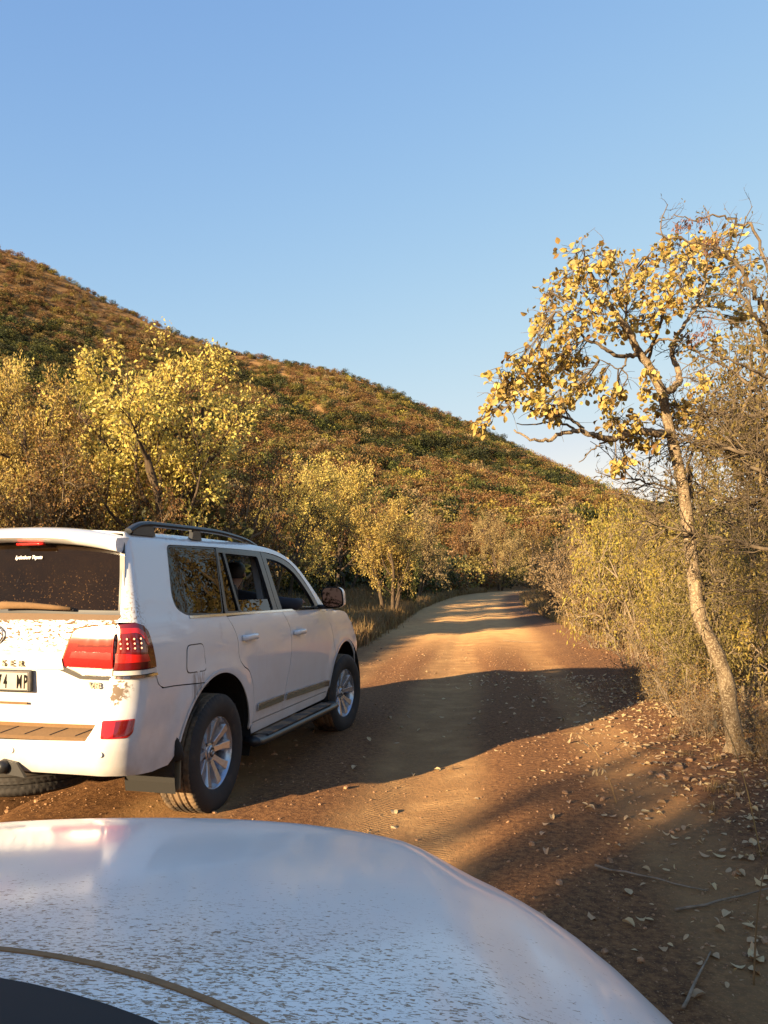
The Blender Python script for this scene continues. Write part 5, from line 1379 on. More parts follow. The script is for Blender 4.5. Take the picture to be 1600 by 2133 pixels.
CL = [(640,280,60),(760,290,60),(700,360,60),(560,420,60),(620,470,60),(480,520,60),(560,540,60),(470,620,70),(560,640,70),(650,600,60),(450,690,40),(620,720,40),(720,680,60),(760,520,70),(800,420,80),(860,350,70),(960,360,80),(1040,330,70),(1000,440,80),(900,450,80),(880,560,80),(980,600,60),(960,520,70),(1090,640,60),(1010,700,40),(880,700,50),(800,720,50),(1120,380,70),(1200,400,70),(1240,320,70),(1200,240,60),(1290,180,60),(1100,250,40),(1330,250,50),(1500,170,40),(1380,330,60),(1330,490,60),(1250,540,60),(1190,480,60),(1420,540,60),(1500,450,60),(1560,620,60),(1500,640,50),(1380,780,50),(1200,790,50),(1280,990,50),
 (430,780,50),(390,870,60),(310,880,40),(340,930,50),(430,910,60),(480,860,50),(540,850,60),(600,880,50),(640,840,60),(560,920,40),(240,950,50),(210,1000,50),(260,1020,50),(300,1000,40),(270,1090,40),(400,960,40),(460,990,40),(380,1060,40),(440,1080,60),(500,1070,60),(540,1130,50),(450,1130,40),(580,1050,50),(620,980,50),(650,1020,50),(730,980,40),(150,1140,40),(110,1200,30),(550,790,40),(770,1100,40),(810,1080,40),(850,1040,30),
 (1010,950,40),(1000,1040,30),(1040,1140,40),(850,1180,40),(800,1230,50),(940,1200,30),(900,1270,40),(1020,1310,40),(950,1300,30),(1160,1130,40),(1150,1200,40),(1200,1120,40),(1300,1130,40),(1380,1310,40),(1290,1310,30),(1440,1230,30),(880,1420,40),(820,1440,30),(1270,1230,30),(700,470,60),(780,620,60),(1080,450,60),(1060,560,50),(1150,560,50),(1290,420,60),(1440,400,60),(1560,320,60),(1480,280,50),(1410,220,40)]
ALLP = np.concatenate([P for P, r in limbs] + [trunk[len(trunk) // 2:]])
tw = []; seats = []
for cx_, cy_, cr in CL:
    px, py = 960 + cx_ * .4, 400 + cy_ * .4
    d = np.linalg.norm((ALLP - wpt(px, py, D0))[:, [0, 2]], axis=1); near_i = int(np.argmin(d + .02 * rngT.uniform(size=len(d))))
    q = ALLP[near_i]; dep = q[1] + rngT.normal() * .22
    c = wpt(px, py, dep); rr = cr * .4 / 1646 * D0
    m = (q + c) / 2 + rngT.normal(size=3) * .05 + np.array([0, 0, .03])
    T = np.array(crom([q, m, c], 4)); tw.append((T, np.linspace(.007, .0028, len(T)), 0))
    for k in range(13):
        e = c + unit(rngT.normal(size=3)) * rr * rngT.uniform(.6, 1.6); s0 = T[int(rngT.integers(len(T) // 2, len(T)))]
        B = np.array(crom([s0, (s0 + e) / 2 + rngT.normal(size=3) * .02, e], 3)); tw.append((B, np.linspace(.003, .0015, len(B)), 1))
        for j in range(3): seats.append((B[-1 - j], unit(e - s0), rr))
    if len(T) > 5:   # a few bare side twigs
        for k in range(2):
            s0 = T[int(rngT.integers(1, len(T)))]; e = s0 + unit(rngT.normal(size=3)) * .22; B = np.array(crom([s0, (s0 + e) / 2 + rngT.normal(size=3) * .03, e], 3)); tw.append((B, np.linspace(.003, .0012, len(B)), 1))
wm = wood_mesh('twigs', [(P - MT_BASE, r, lv) for P, r, lv in tw], (5, 3)); tag(obj('twigs', wm, BARK_TWIG, MT), kind='stuff')

def leaf_mesh(name, curl, fold, mat, wr=.62):
    ts = [0, .12, .35, .65, .88, 1.0]; hw = [.0, .20, .46, .47, .24, .0]
    V = []; F = []
    for k, (t, h) in enumerate(zip(ts, hw)):
        z = -curl * (t - .35) ** 2 * 1.2
        if h == 0: V.append((0, t, z))
        else: V += [(-h * wr, t, z + fold * h), (0, t, z), (h * wr, t, z + fold * h)]
    F = [(0, 2, 1), (0, 3, 2)]
    for k in range(3):
        a = 1 + 3 * k; F += [(a, a + 1, a + 4, a + 3), (a + 1, a + 2, a + 5, a + 4)]
    F += [(10, 11, 13), (11, 12, 13)]
    me = bpy.data.meshes.new(name); me.from_pydata(V, [], F); me.materials.append(mat)
    return me
LEAFM = [leaf_mesh('leaf', c, f, LEAF_Y, w) for c, f, w in ((.15, .25, .75), (.35, .45, .7), (-.2, .3, .8), (.5, .15, .65), (.1, .6, .72), (.3, -.2, .78))]
sel = rngT.permutation(len(seats))
LV = []; LF = []; nv = 0
for rank, i in enumerate(sel):
    p, d, rr = seats[i]
    dd = unit(d + rngT.normal(size=3) * .7 + np.array([0, 0, -.55])); up_ = unit(rngT.normal(size=3) + np.array([-.5, -.6, .5])); s_ = unit(np.cross(dd, up_)); up_ = np.cross(s_, dd)
    sz = .051 * rngT.uniform(.7, 1.35)
    M = Matrix(((s_[0], dd[0], up_[0], 0), (s_[1], dd[1], up_[1], 0), (s_[2], dd[2], up_[2], 0), (0, 0, 0, 1)))
    loc = p - MT_BASE + rngT.normal(size=3) * .015
    if rank < 300:
        o = bpy.data.objects.new('leaf', LEAFM[rank % 6]); link(o, MT); o.matrix_local = Matrix.Translation(loc) @ M @ Matrix.Scale(sz, 4)
    else:
        me = LEAFM[rank % 6]; A = np.array([v.co for v in me.vertices]) * sz; A = A @ np.array(M)[:3, :3].T + loc
        LV.append(A); LF += [tuple(k + nv for k in f.vertices) for f in me.polygons]; nv += len(A)
lm = bpy.data.meshes.new('crown'); lm.from_pydata(np.concatenate(LV).tolist(), [], LF); tag(obj('crown', lm, LEAF_Y, MT), kind='stuff')

# ------------------------------------------------------------------ thorn tree at the right edge
rngA = np.random.default_rng(9)
DA = 6.6
AB = np.array([at(1700, DA), DA, float(ground(at(1700, DA), DA)) - .06])
AT = empty('thorn_tree', AB, 0, 'bare thorn tree with brown seed pods, its layered twigs crossing the pale trunk', 'tree')
tk = limb_pts([(1702, 1600, DA), (1690, 1400, DA), (1670, 1200, DA), (1655, 1000, DA), (1648, 850, DA), (1640, 700, DA), (1625, 620, DA)]); tk[0, 2] = AB[2]
mb = MB(); mb.tube(tk - AB, rads(tk, .085, .04), 10); mb.build('trunk', BARK_TWIG, AT, smooth=True)
AL0 = [([(1628, 640, DA), (1600, 612, DA - .1), (1562, 540, DA - .15), (1512, 505, DA - .2), (1472, 488, DA - .25), (1392, 470, DA - .3)], .022, .006),
      ([(1630, 560, DA), (1600, 462, DA + .1), (1560, 440, DA + .1), (1524, 430, DA + .1), (1480, 436, DA + .1), (1432, 428, DA + .1)], .014, .004),
      ([(1640, 700, DA), (1600, 660, DA - .3), (1570, 600, DA - .4), (1590, 520, DA - .5)], .02, .006),
      ([(1650, 860, DA), (1600, 868, DA - .2), (1520, 866, DA - .3), (1440, 864, DA - .4)], .022, .006),
      ([(1655, 960, DA), (1600, 952, DA - .1), (1530, 940, DA - .2), (1470, 918, DA - .25), (1410, 905, DA - .3)], .022, .006),
      ([(1657, 1030, DA), (1590, 985, DA - .3), (1520, 940, DA - .4), (1450, 925, DA - .5)], .020, .006),
      ([(1660, 1080, DA), (1600, 1050, DA - .2), (1500, 1040, DA - .3), (1400, 1022, DA - .35), (1310, 1000, DA - .4)], .024, .006),
      ([(1662, 1120, DA), (1600, 1105, DA + .2), (1520, 1075, DA + .3), (1440, 1035, DA + .4)], .024, .006),
      ([(1668, 1180, DA), (1590, 1150, DA - .4), (1500, 1125, DA - .5), (1420, 1110, DA - .6), (1350, 1090, DA - .6)], .020, .005),
      ([(1672, 1230, DA), (1600, 1240, DA - .2), (1520, 1235, DA - .3), (1460, 1240, DA - .4)], .018, .005),
      ([(1650, 900, DA), (1590, 820, DA + .2), (1540, 770, DA + .3), (1480, 740, DA + .3), (1440, 690, DA + .3)], .018, .005),
      ([(1645, 800, DA), (1590, 770, DA - .2), (1530, 745, DA - .3), (1500, 720, DA - .3)], .016, .005),
      ([(1645, 760, DA), (1590, 700, DA + .2), (1540, 660, DA + .2), (1500, 640, DA + .2)], .016, .005)]
AL = [([(a, b, c + (.9 if a < 1530 and b > 840 else 0)) for a, b, c in p], q, w) for p, q, w in AL0]
stems = []; lines = []
for k, (pts, a, b) in enumerate(AL):
    P = limb_pts(pts, 6) + rngA.normal(size=(len(limb_pts(pts, 6)), 3)) * .012
    mb = MB(); mb.tube(P - AB, rads(P, a, b), 7); mb.build('limb', BARK_TWIG, AT, smooth=True)
    T = np.gradient(P, axis=0)
    low = pts[1][1] > 840
    if k == 1: continue
    for j in range(1, len(P)):
        for r_ in range(2 if low else 1):
            if not low and rngA.uniform() < .7: continue
            d = unit(T[j]); q = unit(d * .6 + rand_perp(rngA, d) * np.array([1, 1, .75 if low else 1]))
            stems.append((P[j] - AB, q, rngA.uniform(.25, .6) * (1 if low else .8), .006))
ln_, se_ = skeleton(rngA, stems, [dict(seg=5, wob=.20, trop=0, tip=.5), dict(n=5, seg=4, wob=.25, trop=0, len=.24, ang=48, r=.0035, t0=.1), dict(n=3, seg=2, wob=.2, trop=0, len=.09, ang=55, r=.002, t0=.1)], 1)
tag(obj('twigs', wood_mesh('twigs', ln_, (4, 3, 3)), BARK_TWIG, AT), kind='stuff')
k = rngA.uniform(size=len(se_)) < .16
V, F = leaf_arrays(rngA, np.array([s[0] for s, q in zip(se_, k) if q]), np.array([s[1] for s, q in zip(se_, k) if q]), .045, ratio=.4, spread=.01)
tag(obj('crown', mesh_np('crown', V, F, False), LEAF_OL, AT), kind='stuff')
for (px, py, L_) in ((1500, 470, .20), (1494, 430, .10), (1440, 445, .10), (1462, 440, .08), (1486, 665, .16), (1500, 650, .14), (1520, 480, .12), (1470, 690, .10)):
    p = wpt(px, py, DA - .2) - AB; n_ = 46
    t = rngA.uniform(0, 1, n_); pos = p + np.stack([.03 * rngA.normal(size=n_), .03 * rngA.normal(size=n_), -t * L_ + .02], -1)
    V, F = leaf_arrays(rngA, pos, np.tile([[-.35, 0, -.8]], (n_, 1)), .045, ratio=.22, spread=.004, jit=.7)
    tag(obj('seed_pods', mesh_np('seed_pods', V, F, False), LEAF_POD, AT), kind='stuff')

# ------------------------------------------------------------------ unseen trees behind the camera; the sun-side ones added to cast shade
for (k, nm, x, y, h, w, lab) in (('yellow_tree', 'bushwillow_tree', -9.2, -9.4, 6.5, 2.9, 'unseen tree behind the white car, added to shade its bonnet'),
        ('yellow_tree', 'bushwillow_tree', -12.0, -13.2, 8.0, 3.4, 'second unseen tree behind the white car, further off, added to extend the shade'),
        ('brown_tree', 'bare_tree', -8.0, -9.8, 5.2, 2.6, 'unseen half-bare tree added for shade under the two trees behind the white car'),
        ('brown_tree', 'bare_tree', -11.0, -8.9, 6.6, 2.2, 'unseen half-bare tree behind the white car, added to dapple the verge'),
        ('green_shrub', 'green_bush', -7.4, -7.7, 4.2, 2.4, 'unseen bush behind the white car, added under the shading tree'),
        ('yellow_tree', 'bushwillow_tree', 5.5, -6.0, 6.5, 5.0, 'yellow tree at the right roadside behind the white car'),
        ('brown_tree', 'bare_tree', 4.6, -1.2, 4.5, 3.4, 'bare brown tree at the right roadside level with the white car'),
        ('brown_tree', 'bare_tree', 6.0, 2.6, 4.8, 3.8, 'bare brown tree right of the white car, out of the picture'),
        ('yellow_tree', 'bushwillow_tree', 3.6, -15.0, 7.0, 6.0, 'yellow tree far behind the white car on the right'),
        ('green_shrub', 'green_bush', 1.5, -22.0, 6.0, 7.0, 'large green bush closing the road far behind the white car'),
        ('rust_tree', 'rusty_tree', -2.5, -26.0, 7.0, 8.0, 'rusty tree closing the road far behind the white car')):
    e = plant(k, nm, x, y, h, w, 1.0, lab, 'tree' if 'tree' in nm else 'bush', 0)
# ------------------------------------------------------------------ scattered cover (uncountable): points carrying small meshes
def proto_collection(name, meshes):
    c = bpy.data.collections.new(name)
    for i, me in enumerate(meshes):
        o = bpy.data.objects.new('%s_%02d' % (name, i), me); c.objects.link(o)
    return c

def scatter(name, pts, rot, scl, idx, coll, label, cat, kind='stuff'):
    me = bpy.data.meshes.new(name); n = len(pts)
    me.vertices.add(n); me.vertices.foreach_set('co', np.asarray(pts, np.float32).ravel())
    a = me.attributes.new('rot', 'FLOAT_VECTOR', 'POINT'); a.data.foreach_set('vector', np.asarray(rot, np.float32).ravel())
    a = me.attributes.new('scl', 'FLOAT_VECTOR', 'POINT'); a.data.foreach_set('vector', np.asarray(scl, np.float32).ravel())
    a = me.attributes.new('idx', 'INT', 'POINT'); a.data.foreach_set('value', np.asarray(idx, np.int32))
    o = obj(name, me)
    g = bpy.data.node_groups.new(name, 'GeometryNodeTree')
    g.interface.new_socket('Geometry', in_out='INPUT', socket_type='NodeSocketGeometry'); g.interface.new_socket('Geometry', in_out='OUTPUT', socket_type='NodeSocketGeometry')
    gi = g.nodes.new('NodeGroupInput'); go = g.nodes.new('NodeGroupOutput')
    ci = g.nodes.new('GeometryNodeCollectionInfo'); ci.inputs['Collection'].default_value = coll; ci.inputs['Separate Children'].default_value = True; ci.inputs['Reset Children'].default_value = True
    ip = g.nodes.new('GeometryNodeInstanceOnPoints'); ip.inputs['Pick Instance'].default_value = True
    def na(nm, t):
        q = g.nodes.new('GeometryNodeInputNamedAttribute'); q.data_type = t; q.inputs['Name'].default_value = nm; return q.outputs['Attribute']
    L = g.links.new
    er = g.nodes.new('FunctionNodeEulerToRotation'); L(na('rot', 'FLOAT_VECTOR'), er.inputs[0])
    L(gi.outputs[0], ip.inputs['Points']); L(ci.outputs[0], ip.inputs['Instance']); L(na('idx', 'INT'), ip.inputs['Instance Index']); L(er.outputs[0], ip.inputs['Rotation']); L(na('scl', 'FLOAT_VECTOR'), ip.inputs['Scale'])
    L(ip.outputs[0], go.inputs[0])
    m = o.modifiers.new('scatter', 'NODES'); m.node_group = g
    return tag(o, label, cat, None, kind)

rngS = np.random.default_rng(2024)
# ---- hillside bush
def bush_proto(seed, n, leaf, mat, h=1.0, name='hill_bush'):
    r = np.random.default_rng(seed)
    lob = [(r.normal(size=2) * .22, r.uniform(.35, .62), r.uniform(.28, .42)) for _ in range(6)]
    P = []; D = []
    for k in range(n):
        c, zc, rad = lob[int(r.integers(len(lob)))]; d = unit(r.normal(size=3)); q = rad * r.uniform(.55, 1.0) ** .4
        p = np.array([c[0], c[1], zc]) + d * q * np.array([1, 1, .85]); p[2] = max(.02, p[2]); P.append(p); D.append(d)
    V, F = leaf_arrays(r, np.array(P), np.array(D), leaf, ratio=.8, jit=.8, spread=.02, droop=.1)
    V[:, 2] *= h
    Vt, Ft = tube_arrays([(0, 0, -.1), (.02, .01, .2), (.05, -.02, .5)], [.035, .03, .015], 5)
    me = mesh_np(name, np.concatenate([V, Vt]), [F, Ft + len(V)], False); me.materials.append(mat)
    return me
fam = [LEAF_RU, LEAF_BR, LEAF_OL, LEAF_GR, LEAF_DG, LEAF_TAN, LEAF_YG]
HB = proto_collection('hillbush', [bush_proto(100 + 3 * i + j, 300, .105, m) for i, m in enumerate(fam) for j in range(2)])
HN = proto_collection('nearbush', [bush_proto(200 + 3 * i + j, 620, .085, m) for i, m in enumerate(fam) for j in range(2)])
def hill_points(n, ymin, ymax, xl, xr, dens):
    y = ymin + (ymax - ymin) * rngS.uniform(size=n) ** .85; x = rngS.uniform(-1, 1, n)
    x = xl * y + (xr - xl) * y * (x + 1) / 2
    t = hill_t(x, y); z = ground(x, y)
    w = dens(x, y, t); k = rngS.uniform(size=n) < w
    return x[k], y[k], z[k], t[k]
def families(x, y, t):
    n = len(x); g = gully(x, t)
    g = np.maximum(g, .9 * np.exp(-((t - .62) / .13) ** 2) * sstep(-70, -110, x))
    nz = vnoise(x / 22, y / 22, 8); pg = np.clip(.04 + .34 * sstep(.50, .75, nz) + .9 * g, 0, .93)
    u = rngS.uniform(size=n); f = np.zeros(n, int)
    w = rngS.uniform(size=n); n2 = vnoise(x / 12, y / 12, 15)
    f = np.where(w < .27 + .25 * (n2 - .5), 0, np.where(w < .56, 1, np.where(w < .82, 2, np.where(w < .94, 5, 6))))
    v = rngS.uniform(size=n); f = np.where(u < pg, np.where(v < .42, 3, np.where(v < .80, 4, np.where(v < .93, 2, 6))), f)
    return f
def lay(name, coll, x, y, z, t, smin, smax, label):
    n = len(x); f = families(x, y, t); s = rngS.uniform(smin, smax, n) * (1 - .3 * sstep(.8, 1.0, t)) * (.75 + .5 * rngS.uniform(size=n) ** 3) * np.where((f == 3) | (f == 4), 1.25, 1.0)
    sc = np.stack([s * rngS.uniform(.9, 1.3, n), s * rngS.uniform(.9, 1.3, n), s * rngS.uniform(.8, 1.2, n)], -1)
    rot = np.stack([rngS.normal(size=n) * .06, rngS.normal(size=n) * .06, rngS.uniform(0, 6.28, n)], -1)
    scatter(name, np.stack([x, y, z - .05], -1), rot, sc, f * 2 + rngS.integers(0, 2, n), coll, label, 'bushes')
road_clear = lambda x, y: (np.abs(x - road_x(y)) > road_half(y) + 1.0)
x, y, z, t = hill_points(21000, 120, 372, -.75, .62, lambda x, y, t: (t > -.15) * (1 - .2 * sstep(.90, 1.0, t)) * (t < 1.03))
lay('hillside_bushes', HB, x, y, z, t, 1.6, 3.8, 'brown and green bushes covering the face of the hill')
x, y, z, t = hill_points(2300, 34, 128, -.62, .42, lambda x, y, t: road_clear(x, y) * ((x < road_x(y)) * .95 + (x > road_x(y)) * .5) * ((x < road_x(y) - 8) | (y > 50)))
lay('lower_slope_bushes', HN, x, y, z, t, 1.4, 3.4, 'mixed dry bushes massed on the lower slope beyond the roadside trees')
x, y, z, t = hill_points(900, 14, 60, .20, .95, lambda x, y, t: (x > road_x(y) + road_half(y) + 3.0) * 1.0)
lay('roadside_scrub', HN, x, y, z, t * 0, 1.0, 2.3, 'low dry scrub massed behind the bushes right of the road')
x, y, z, t = hill_points(420, 15, 36, -.75, -.10, lambda x, y, t: (x < road_x(y) - road_half(y) - 3.5) * (.75 * x - .66 * y < -13.2) * 1.0)
lay('thicket_undergrowth', HN, x, y, z, t * 0, .8, 1.9, 'undergrowth filling the thicket behind the SUV')

# ---- dry grass tufts
def tuft(seed, n, h, spread, w=.006):
    r = np.random.default_rng(seed); V = []; F = []
    for k in range(n):
        a = r.uniform(0, 6.28); b = np.array([r.normal() * spread, r.normal() * spread, 0]); hh = h * r.uniform(.5, 1.2); ln = r.uniform(.1, .6)
        d = np.array([math.cos(a), math.sin(a), 0]); s_ = np.array([-d[1], d[0], 0]) * w
        P = [b, b + d * ln * hh * .2 + [0, 0, hh * .5], b + d * ln * hh * .8 + [0, 0, hh * (.95 - .35 * ln)]]; n0 = len(V)
        V += [P[0] - s_, P[0] + s_, P[1] - s_ * .8, P[1] + s_ * .8, P[2]]; F += [(n0, n0 + 1, n0 + 3, n0 + 2)]; F += [(n0 + 2, n0 + 3, n0 + 4)]
    me = bpy.data.meshes.new('grass_tuft'); me.from_pydata([tuple(v) for v in V], [], F); me.materials.append(LEAF_STRAW); return me
GT = proto_collection('tuft', [tuft(300 + i, 46, .42, .09) for i in range(5)])
def grass(name, x, y, smin, smax, label):
    n = len(x); z = ground(x, y) + micro(x, y) * (1 - sstep(25, 60, np.hypot(x, y))) - .01; s = rngS.uniform(smin, smax, n)
    scatter(name, np.stack([x, y, z], -1), np.stack([rngS.normal(size=n) * .1, rngS.normal(size=n) * .1, rngS.uniform(0, 6.28, n)], -1), np.stack([s, s, s], -1), rngS.integers(0, 5, n), GT, label, 'grass')
y = rngS.uniform(7, 80, 9500); off = rngS.exponential(1.7, 9500) - .15; x = road_x(y) - road_half(y) - off; k = rngS.uniform(size=9500) < (.5 + .75 * vnoise(x / 1.3, y / 1.3, 4))
grass('bank_grass', x[k], y[k], .7, 1.7, 'dry straw grass along the bank left of the road')
y = rngS.uniform(5.2, 70, 3600); off = rngS.exponential(1.5, 3600) - .1; x = road_x(y) + road_half(y) + off; k = (rngS.uniform(size=3600) < .85) & ((y > 11) | (x > 3.0))
grass('verge_grass', x[k], y[k], .45, 1.2, 'dry grass tufts under the bushes right of the road')

y = rngS.uniform(2.6, 9, 420); x = rngS.uniform(1.2, 5.2, 420); k = (x > .9 + .22 * y) & (rngS.uniform(size=420) < .3 + .7 * vnoise(x * 2, y * 2, 77))
grass('verge_weeds', x[k], y[k], .12, .34, 'short dry weeds poking through the leaf litter on the right verge')

# ---- fallen leaves
LEAF_LIT = mat_leaf('fallen_leaf', [(.30, .17, .085), (.46, .31, .17), (.58, .43, .26), (.52, .37, .20), (.40, .20, .10), (.22, .11, .06)], .15, gain=.95)
FL = [leaf_mesh('fallen_leaf', c, f, LEAF_LIT, w) for c, f, w in ((.3, .3, .6), (.5, .2, .65), (-.3, .35, .6), (.2, .6, .55), (.5, -.25, .6), (.8, .4, .5))]
nL = 8500
y = 2.0 + 10.5 * rngS.uniform(size=nL) ** 1.15; x = .2 + 4.6 * rngS.uniform(size=nL) ** .75
wgt = sstep(.5, 3.0, x - .10 * y) * .9 + .07 + .45 * (vnoise(x * 1.4, y * 1.4, 6) > .62) * sstep(.6, 2.0, x)
k = (rngS.uniform(size=nL) < wgt * .62) & ~((x < .5) & (y < 2.2)); x = x[k]; y = y[k]
xs2 = np.concatenate([x, rngS.uniform(-1.0, 3.4, 110)]); ys2 = np.concatenate([y, rngS.uniform(4.5, 16, 110)])
sz = .062 * rngS.uniform(.35, 1.25, len(xs2)); dist = np.hypot(xs2, ys2); u = 800 + 1646 * xs2 / ys2
score = sz / dist * ((u > 0) & (u < 1600) & (ys2 > 2.7)); order = np.argsort(-score)
near_set = set(order[:300].tolist())
rest = []
for i in range(len(xs2)):
    zz = surf_z(xs2[i], ys2[i]) + .006; ro = (rngS.normal() * .16, rngS.normal() * .16 + (PI if rngS.uniform() < .4 else 0), rngS.uniform(0, 6.28))
    if i in near_set:
        o = bpy.data.objects.new('fallen_leaf', FL[i % 6]); link(o); o.location = (xs2[i], ys2[i], zz + .006); o.rotation_euler = ro; o.scale = (sz[i],) * 3
        n_off = .75 * xs2[i] - .66 * ys2[i]
        lab, grp = (('dry curled leaf in the deep shade beside the white bonnet', 'leaves in the shade of the white car') if n_off > -1.85 else ('dry curled leaf on the sunlit dirt of the right verge', 'leaves on the sunlit verge') if n_off > -4.0 else ('dry leaf lying on the road inside the shadow of the SUV', 'leaves in the shadow of the SUV'))
        tag(o, lab, 'leaf', grp)
    else: rest.append((xs2[i], ys2[i], zz, ro, sz[i], i % 6))
FC = proto_collection('litter', FL)
scatter('leaf_litter', [r[:3] for r in rest], [r[3] for r in rest], [(r[4],) * 3 for r in rest], [r[5] for r in rest], FC, 'thin litter of small dry leaves spread over the verge and road', 'leaf litter')

n = 9000
y = 2.2 + 10 * rngS.uniform(size=n) ** 1.1; x = .6 + 4.6 * rngS.uniform(size=n) ** .8; k = rngS.uniform(size=n) < sstep(.3, 2.2, x - .12 * y) * (.35 + .8 * vnoise(x * 2, y * 2, 61)); x = x[k]; y = y[k]; n = len(x)
lat = np.abs(x - road_x(y)); z = np.where(lat < road_half(y) - .05, road_z(x, y), ground(x, y) + micro(x, y)); s = rngS.uniform(.012, .034, n)
scatter('leaf_crumbs', np.stack([x, y, z + .006], -1), np.stack([rngS.normal(size=n) * .4, rngS.normal(size=n) * .4, rngS.uniform(0, 6.28, n)], -1), np.stack([s * rngS.uniform(.4, 1, n), s * 1.3, s], -1), rngS.integers(0, 6, n), FC, 'crumbled leaf and straw bits covering the verge soil', 'leaf litter')

# ---- loose gravel and stones
def stone_mesh(name, seed, mat, sub=2, rough=.25):
    r = np.random.default_rng(seed); bm = bmesh.new(); bmesh.ops.create_icosphere(bm, subdivisions=sub, radius=.5)
    ax = r.normal(size=(7, 3)); ax /= np.linalg.norm(ax, axis=1)[:, None]; lim = r.uniform(.28, .46, 7); st = r.uniform([.8, .7, .45], [1.3, 1.0, .75])
    for v in bm.verts:
        p = np.array(v.co)
        for a, l in zip(ax, lim):
            d = p.dot(a)
            if d > l: p = p - a * (d - l) * .85
        v.co = p * st * (1 + rough * .15 * r.normal())
    me = bpy.data.meshes.new(name); bm.to_mesh(me); bm.free(); me.materials.append(mat); return me
def mat_stone(name, a, b_):
    m, nt, b = newmat(name); co = coords(nt); n1 = noise_(nt, 3, 6, .65, co); oi = nt.nodes.new('ShaderNodeObjectInfo')
    col = mixc(nt, remap(nt, n1, .35, .65), a, b_); hs = nd(nt, 'ShaderNodeHueSaturation', Color=col); nt.links.new(remap(nt, oi.outputs['Random'], 0, 1, .65, 1.35, False), hs.inputs['Value'])
    nt.links.new(hs.outputs[0], b.inputs['Base Color']); b.inputs['Roughness'].default_value = .9; bump(nt, b, n1, .5, .02); return m
M_STONE = mat_stone('road_stone', (.24, .12, .055), (.42, .25, .13))
PB = proto_collection('pebble', [stone_mesh('pebble', 400 + i, M_STONE, 1) for i in range(5)])
n = 15000
y = 2.3 + 15 * rngS.uniform(size=n) ** 1.5; la = rngS.uniform(-1.1, 1.1, n); x = road_x(y) + la * road_half(y)
lat = x - road_x(y); trk = np.exp(-((lat + .55 ) / .45) ** 2) + .6 * np.exp(-((lat - 1.15) / .35) ** 2)
k = (rngS.uniform(size=n) > .82 * trk) & (vnoise(x * 1.1, y * 1.1, 41) + .25 * rngS.normal(size=n) > .36); x = x[k]; y = y[k]; n = len(x)
s = .006 + .011 * rngS.uniform(size=n) ** 3 + .022 * (rngS.uniform(size=n) < .02)
lat = np.abs(x - road_x(y)); z = np.where(lat < road_half(y) - .05, road_z(x, y), ground(x, y) + micro(x, y))
scatter('road_gravel', np.stack([x, y, z + s * .12], -1), rngS.uniform(0, 6.28, (n, 3)) * [.1, .1, 1], np.stack([s * 1.5] * 3, -1), rngS.integers(0, 5, n), PB, 'loose reddish gravel strewn over the dirt road', 'gravel')
SM = [stone_mesh('stone', 450 + i, M_STONE, 2) for i in range(5)]
for i, (px, py, s) in enumerate([(1395, 1578, .13), (1340, 1585, .07), (1360, 1592, .09), (1412, 1600, .10), (1420, 1565, .09), (1404, 1520, .07), (1385, 1535, .05), (1485, 1632, .06), (1390, 1690, .06), (1215, 1572, .04), (1300, 1620, .04), (1330, 1540, .05), (1450, 1600, .06), (1255, 1310, .16), (1150, 1318, .10)]):
    d = 1646 * 1.47 / (py - 1204); xx = at(px, d); o = bpy.data.objects.new('stone', SM[i % 5]); link(o); o.location = (xx, d, surf_z(xx, d) + s * .12); o.rotation_euler = (0, 0, i * 1.3); o.scale = (s * .7,) * 3
    tag(o, 'small orange-brown stone lying on the verge near the pale-trunked tree', 'stone', 'stones on the right verge')
# ---- sticks and single dry stems
rngK = np.random.default_rng(31)
for i, (px, py, L_, a, lab) in enumerate([(1330, 1800, .55, -.5, 'bleached dead branch lying in the leaf litter beside the white car'), (1375, 1555, .5, -.9, 'dark stick lying among the stones by the pale trunk'), (1480, 1840, .6, .4, 'thin dry twig on the shaded leaf litter'), (1085, 1335, .9, -.15, 'fallen twig lying across the road past the car shadow'), (1420, 1990, .5, 1.0, 'dark twig in the deep shade beside the white bonnet')]):
    d = 1646 * 1.5 / (py - 1204); xx = at(px, d); P = []
    for t in np.linspace(-.5, .5, 8): X = xx + t * L_ * math.cos(a); Y = d + t * L_ * math.sin(a); P.append((X, Y, surf_z(X, Y) + .012 + .012 * rngK.uniform()))
    mb = MB(); mb.tube(P, np.linspace(.007, .003, 8), 6)
    tag(mb.build('stick', BARK_GREY if i != 1 else BARK_DARK, None, smooth=True), lab, 'stick')
for i, (px, py, hx, hz_, lab) in enumerate([(1240, 1560, -.30, .22, 'arched dry grass stem standing out against the car shadow'), (1560, 1760, -.25, .75, 'tall thin dry stalk leaning beside the pale trunk foot'), (1270, 1650, -.12, .25, 'broken leafy seedling with hanging dry leaves on the verge'), (1530, 1990, .12, .45, 'thin dry stalk in the shaded leaf litter')]):
    d = 1646 * 1.5 / (py - 1204); xx = at(px, d); b0 = np.array([xx, d, surf_z(xx, d) - .02]); P = np.array(crom([b0, b0 + [hx * .3, .02, hz_ * .6], b0 + [hx * .7, .03, hz_], b0 + [hx * 1.1, .03, hz_ * .96]], 5))
    e = empty('dry_weed', b0, 0, lab, 'plant'); mb = MB(); mb.tube(P - b0, np.linspace(.004, .0015, len(P)), 5); mb.build('stalk', LEAF_STRAW, e, smooth=True)
    for j in range(3 + 3 * (i == 2)):
        q = P[int(rngK.integers(len(P) // 2, len(P)))] - b0; o = bpy.data.objects.new('leaf', FL[j % 6]); link(o, e); o.location = q; o.rotation_euler = (R(-70) + rngK.normal() * .3, rngK.normal() * .4, rngK.uniform(0, 6.28)); o.scale = (.03, .05, .03)
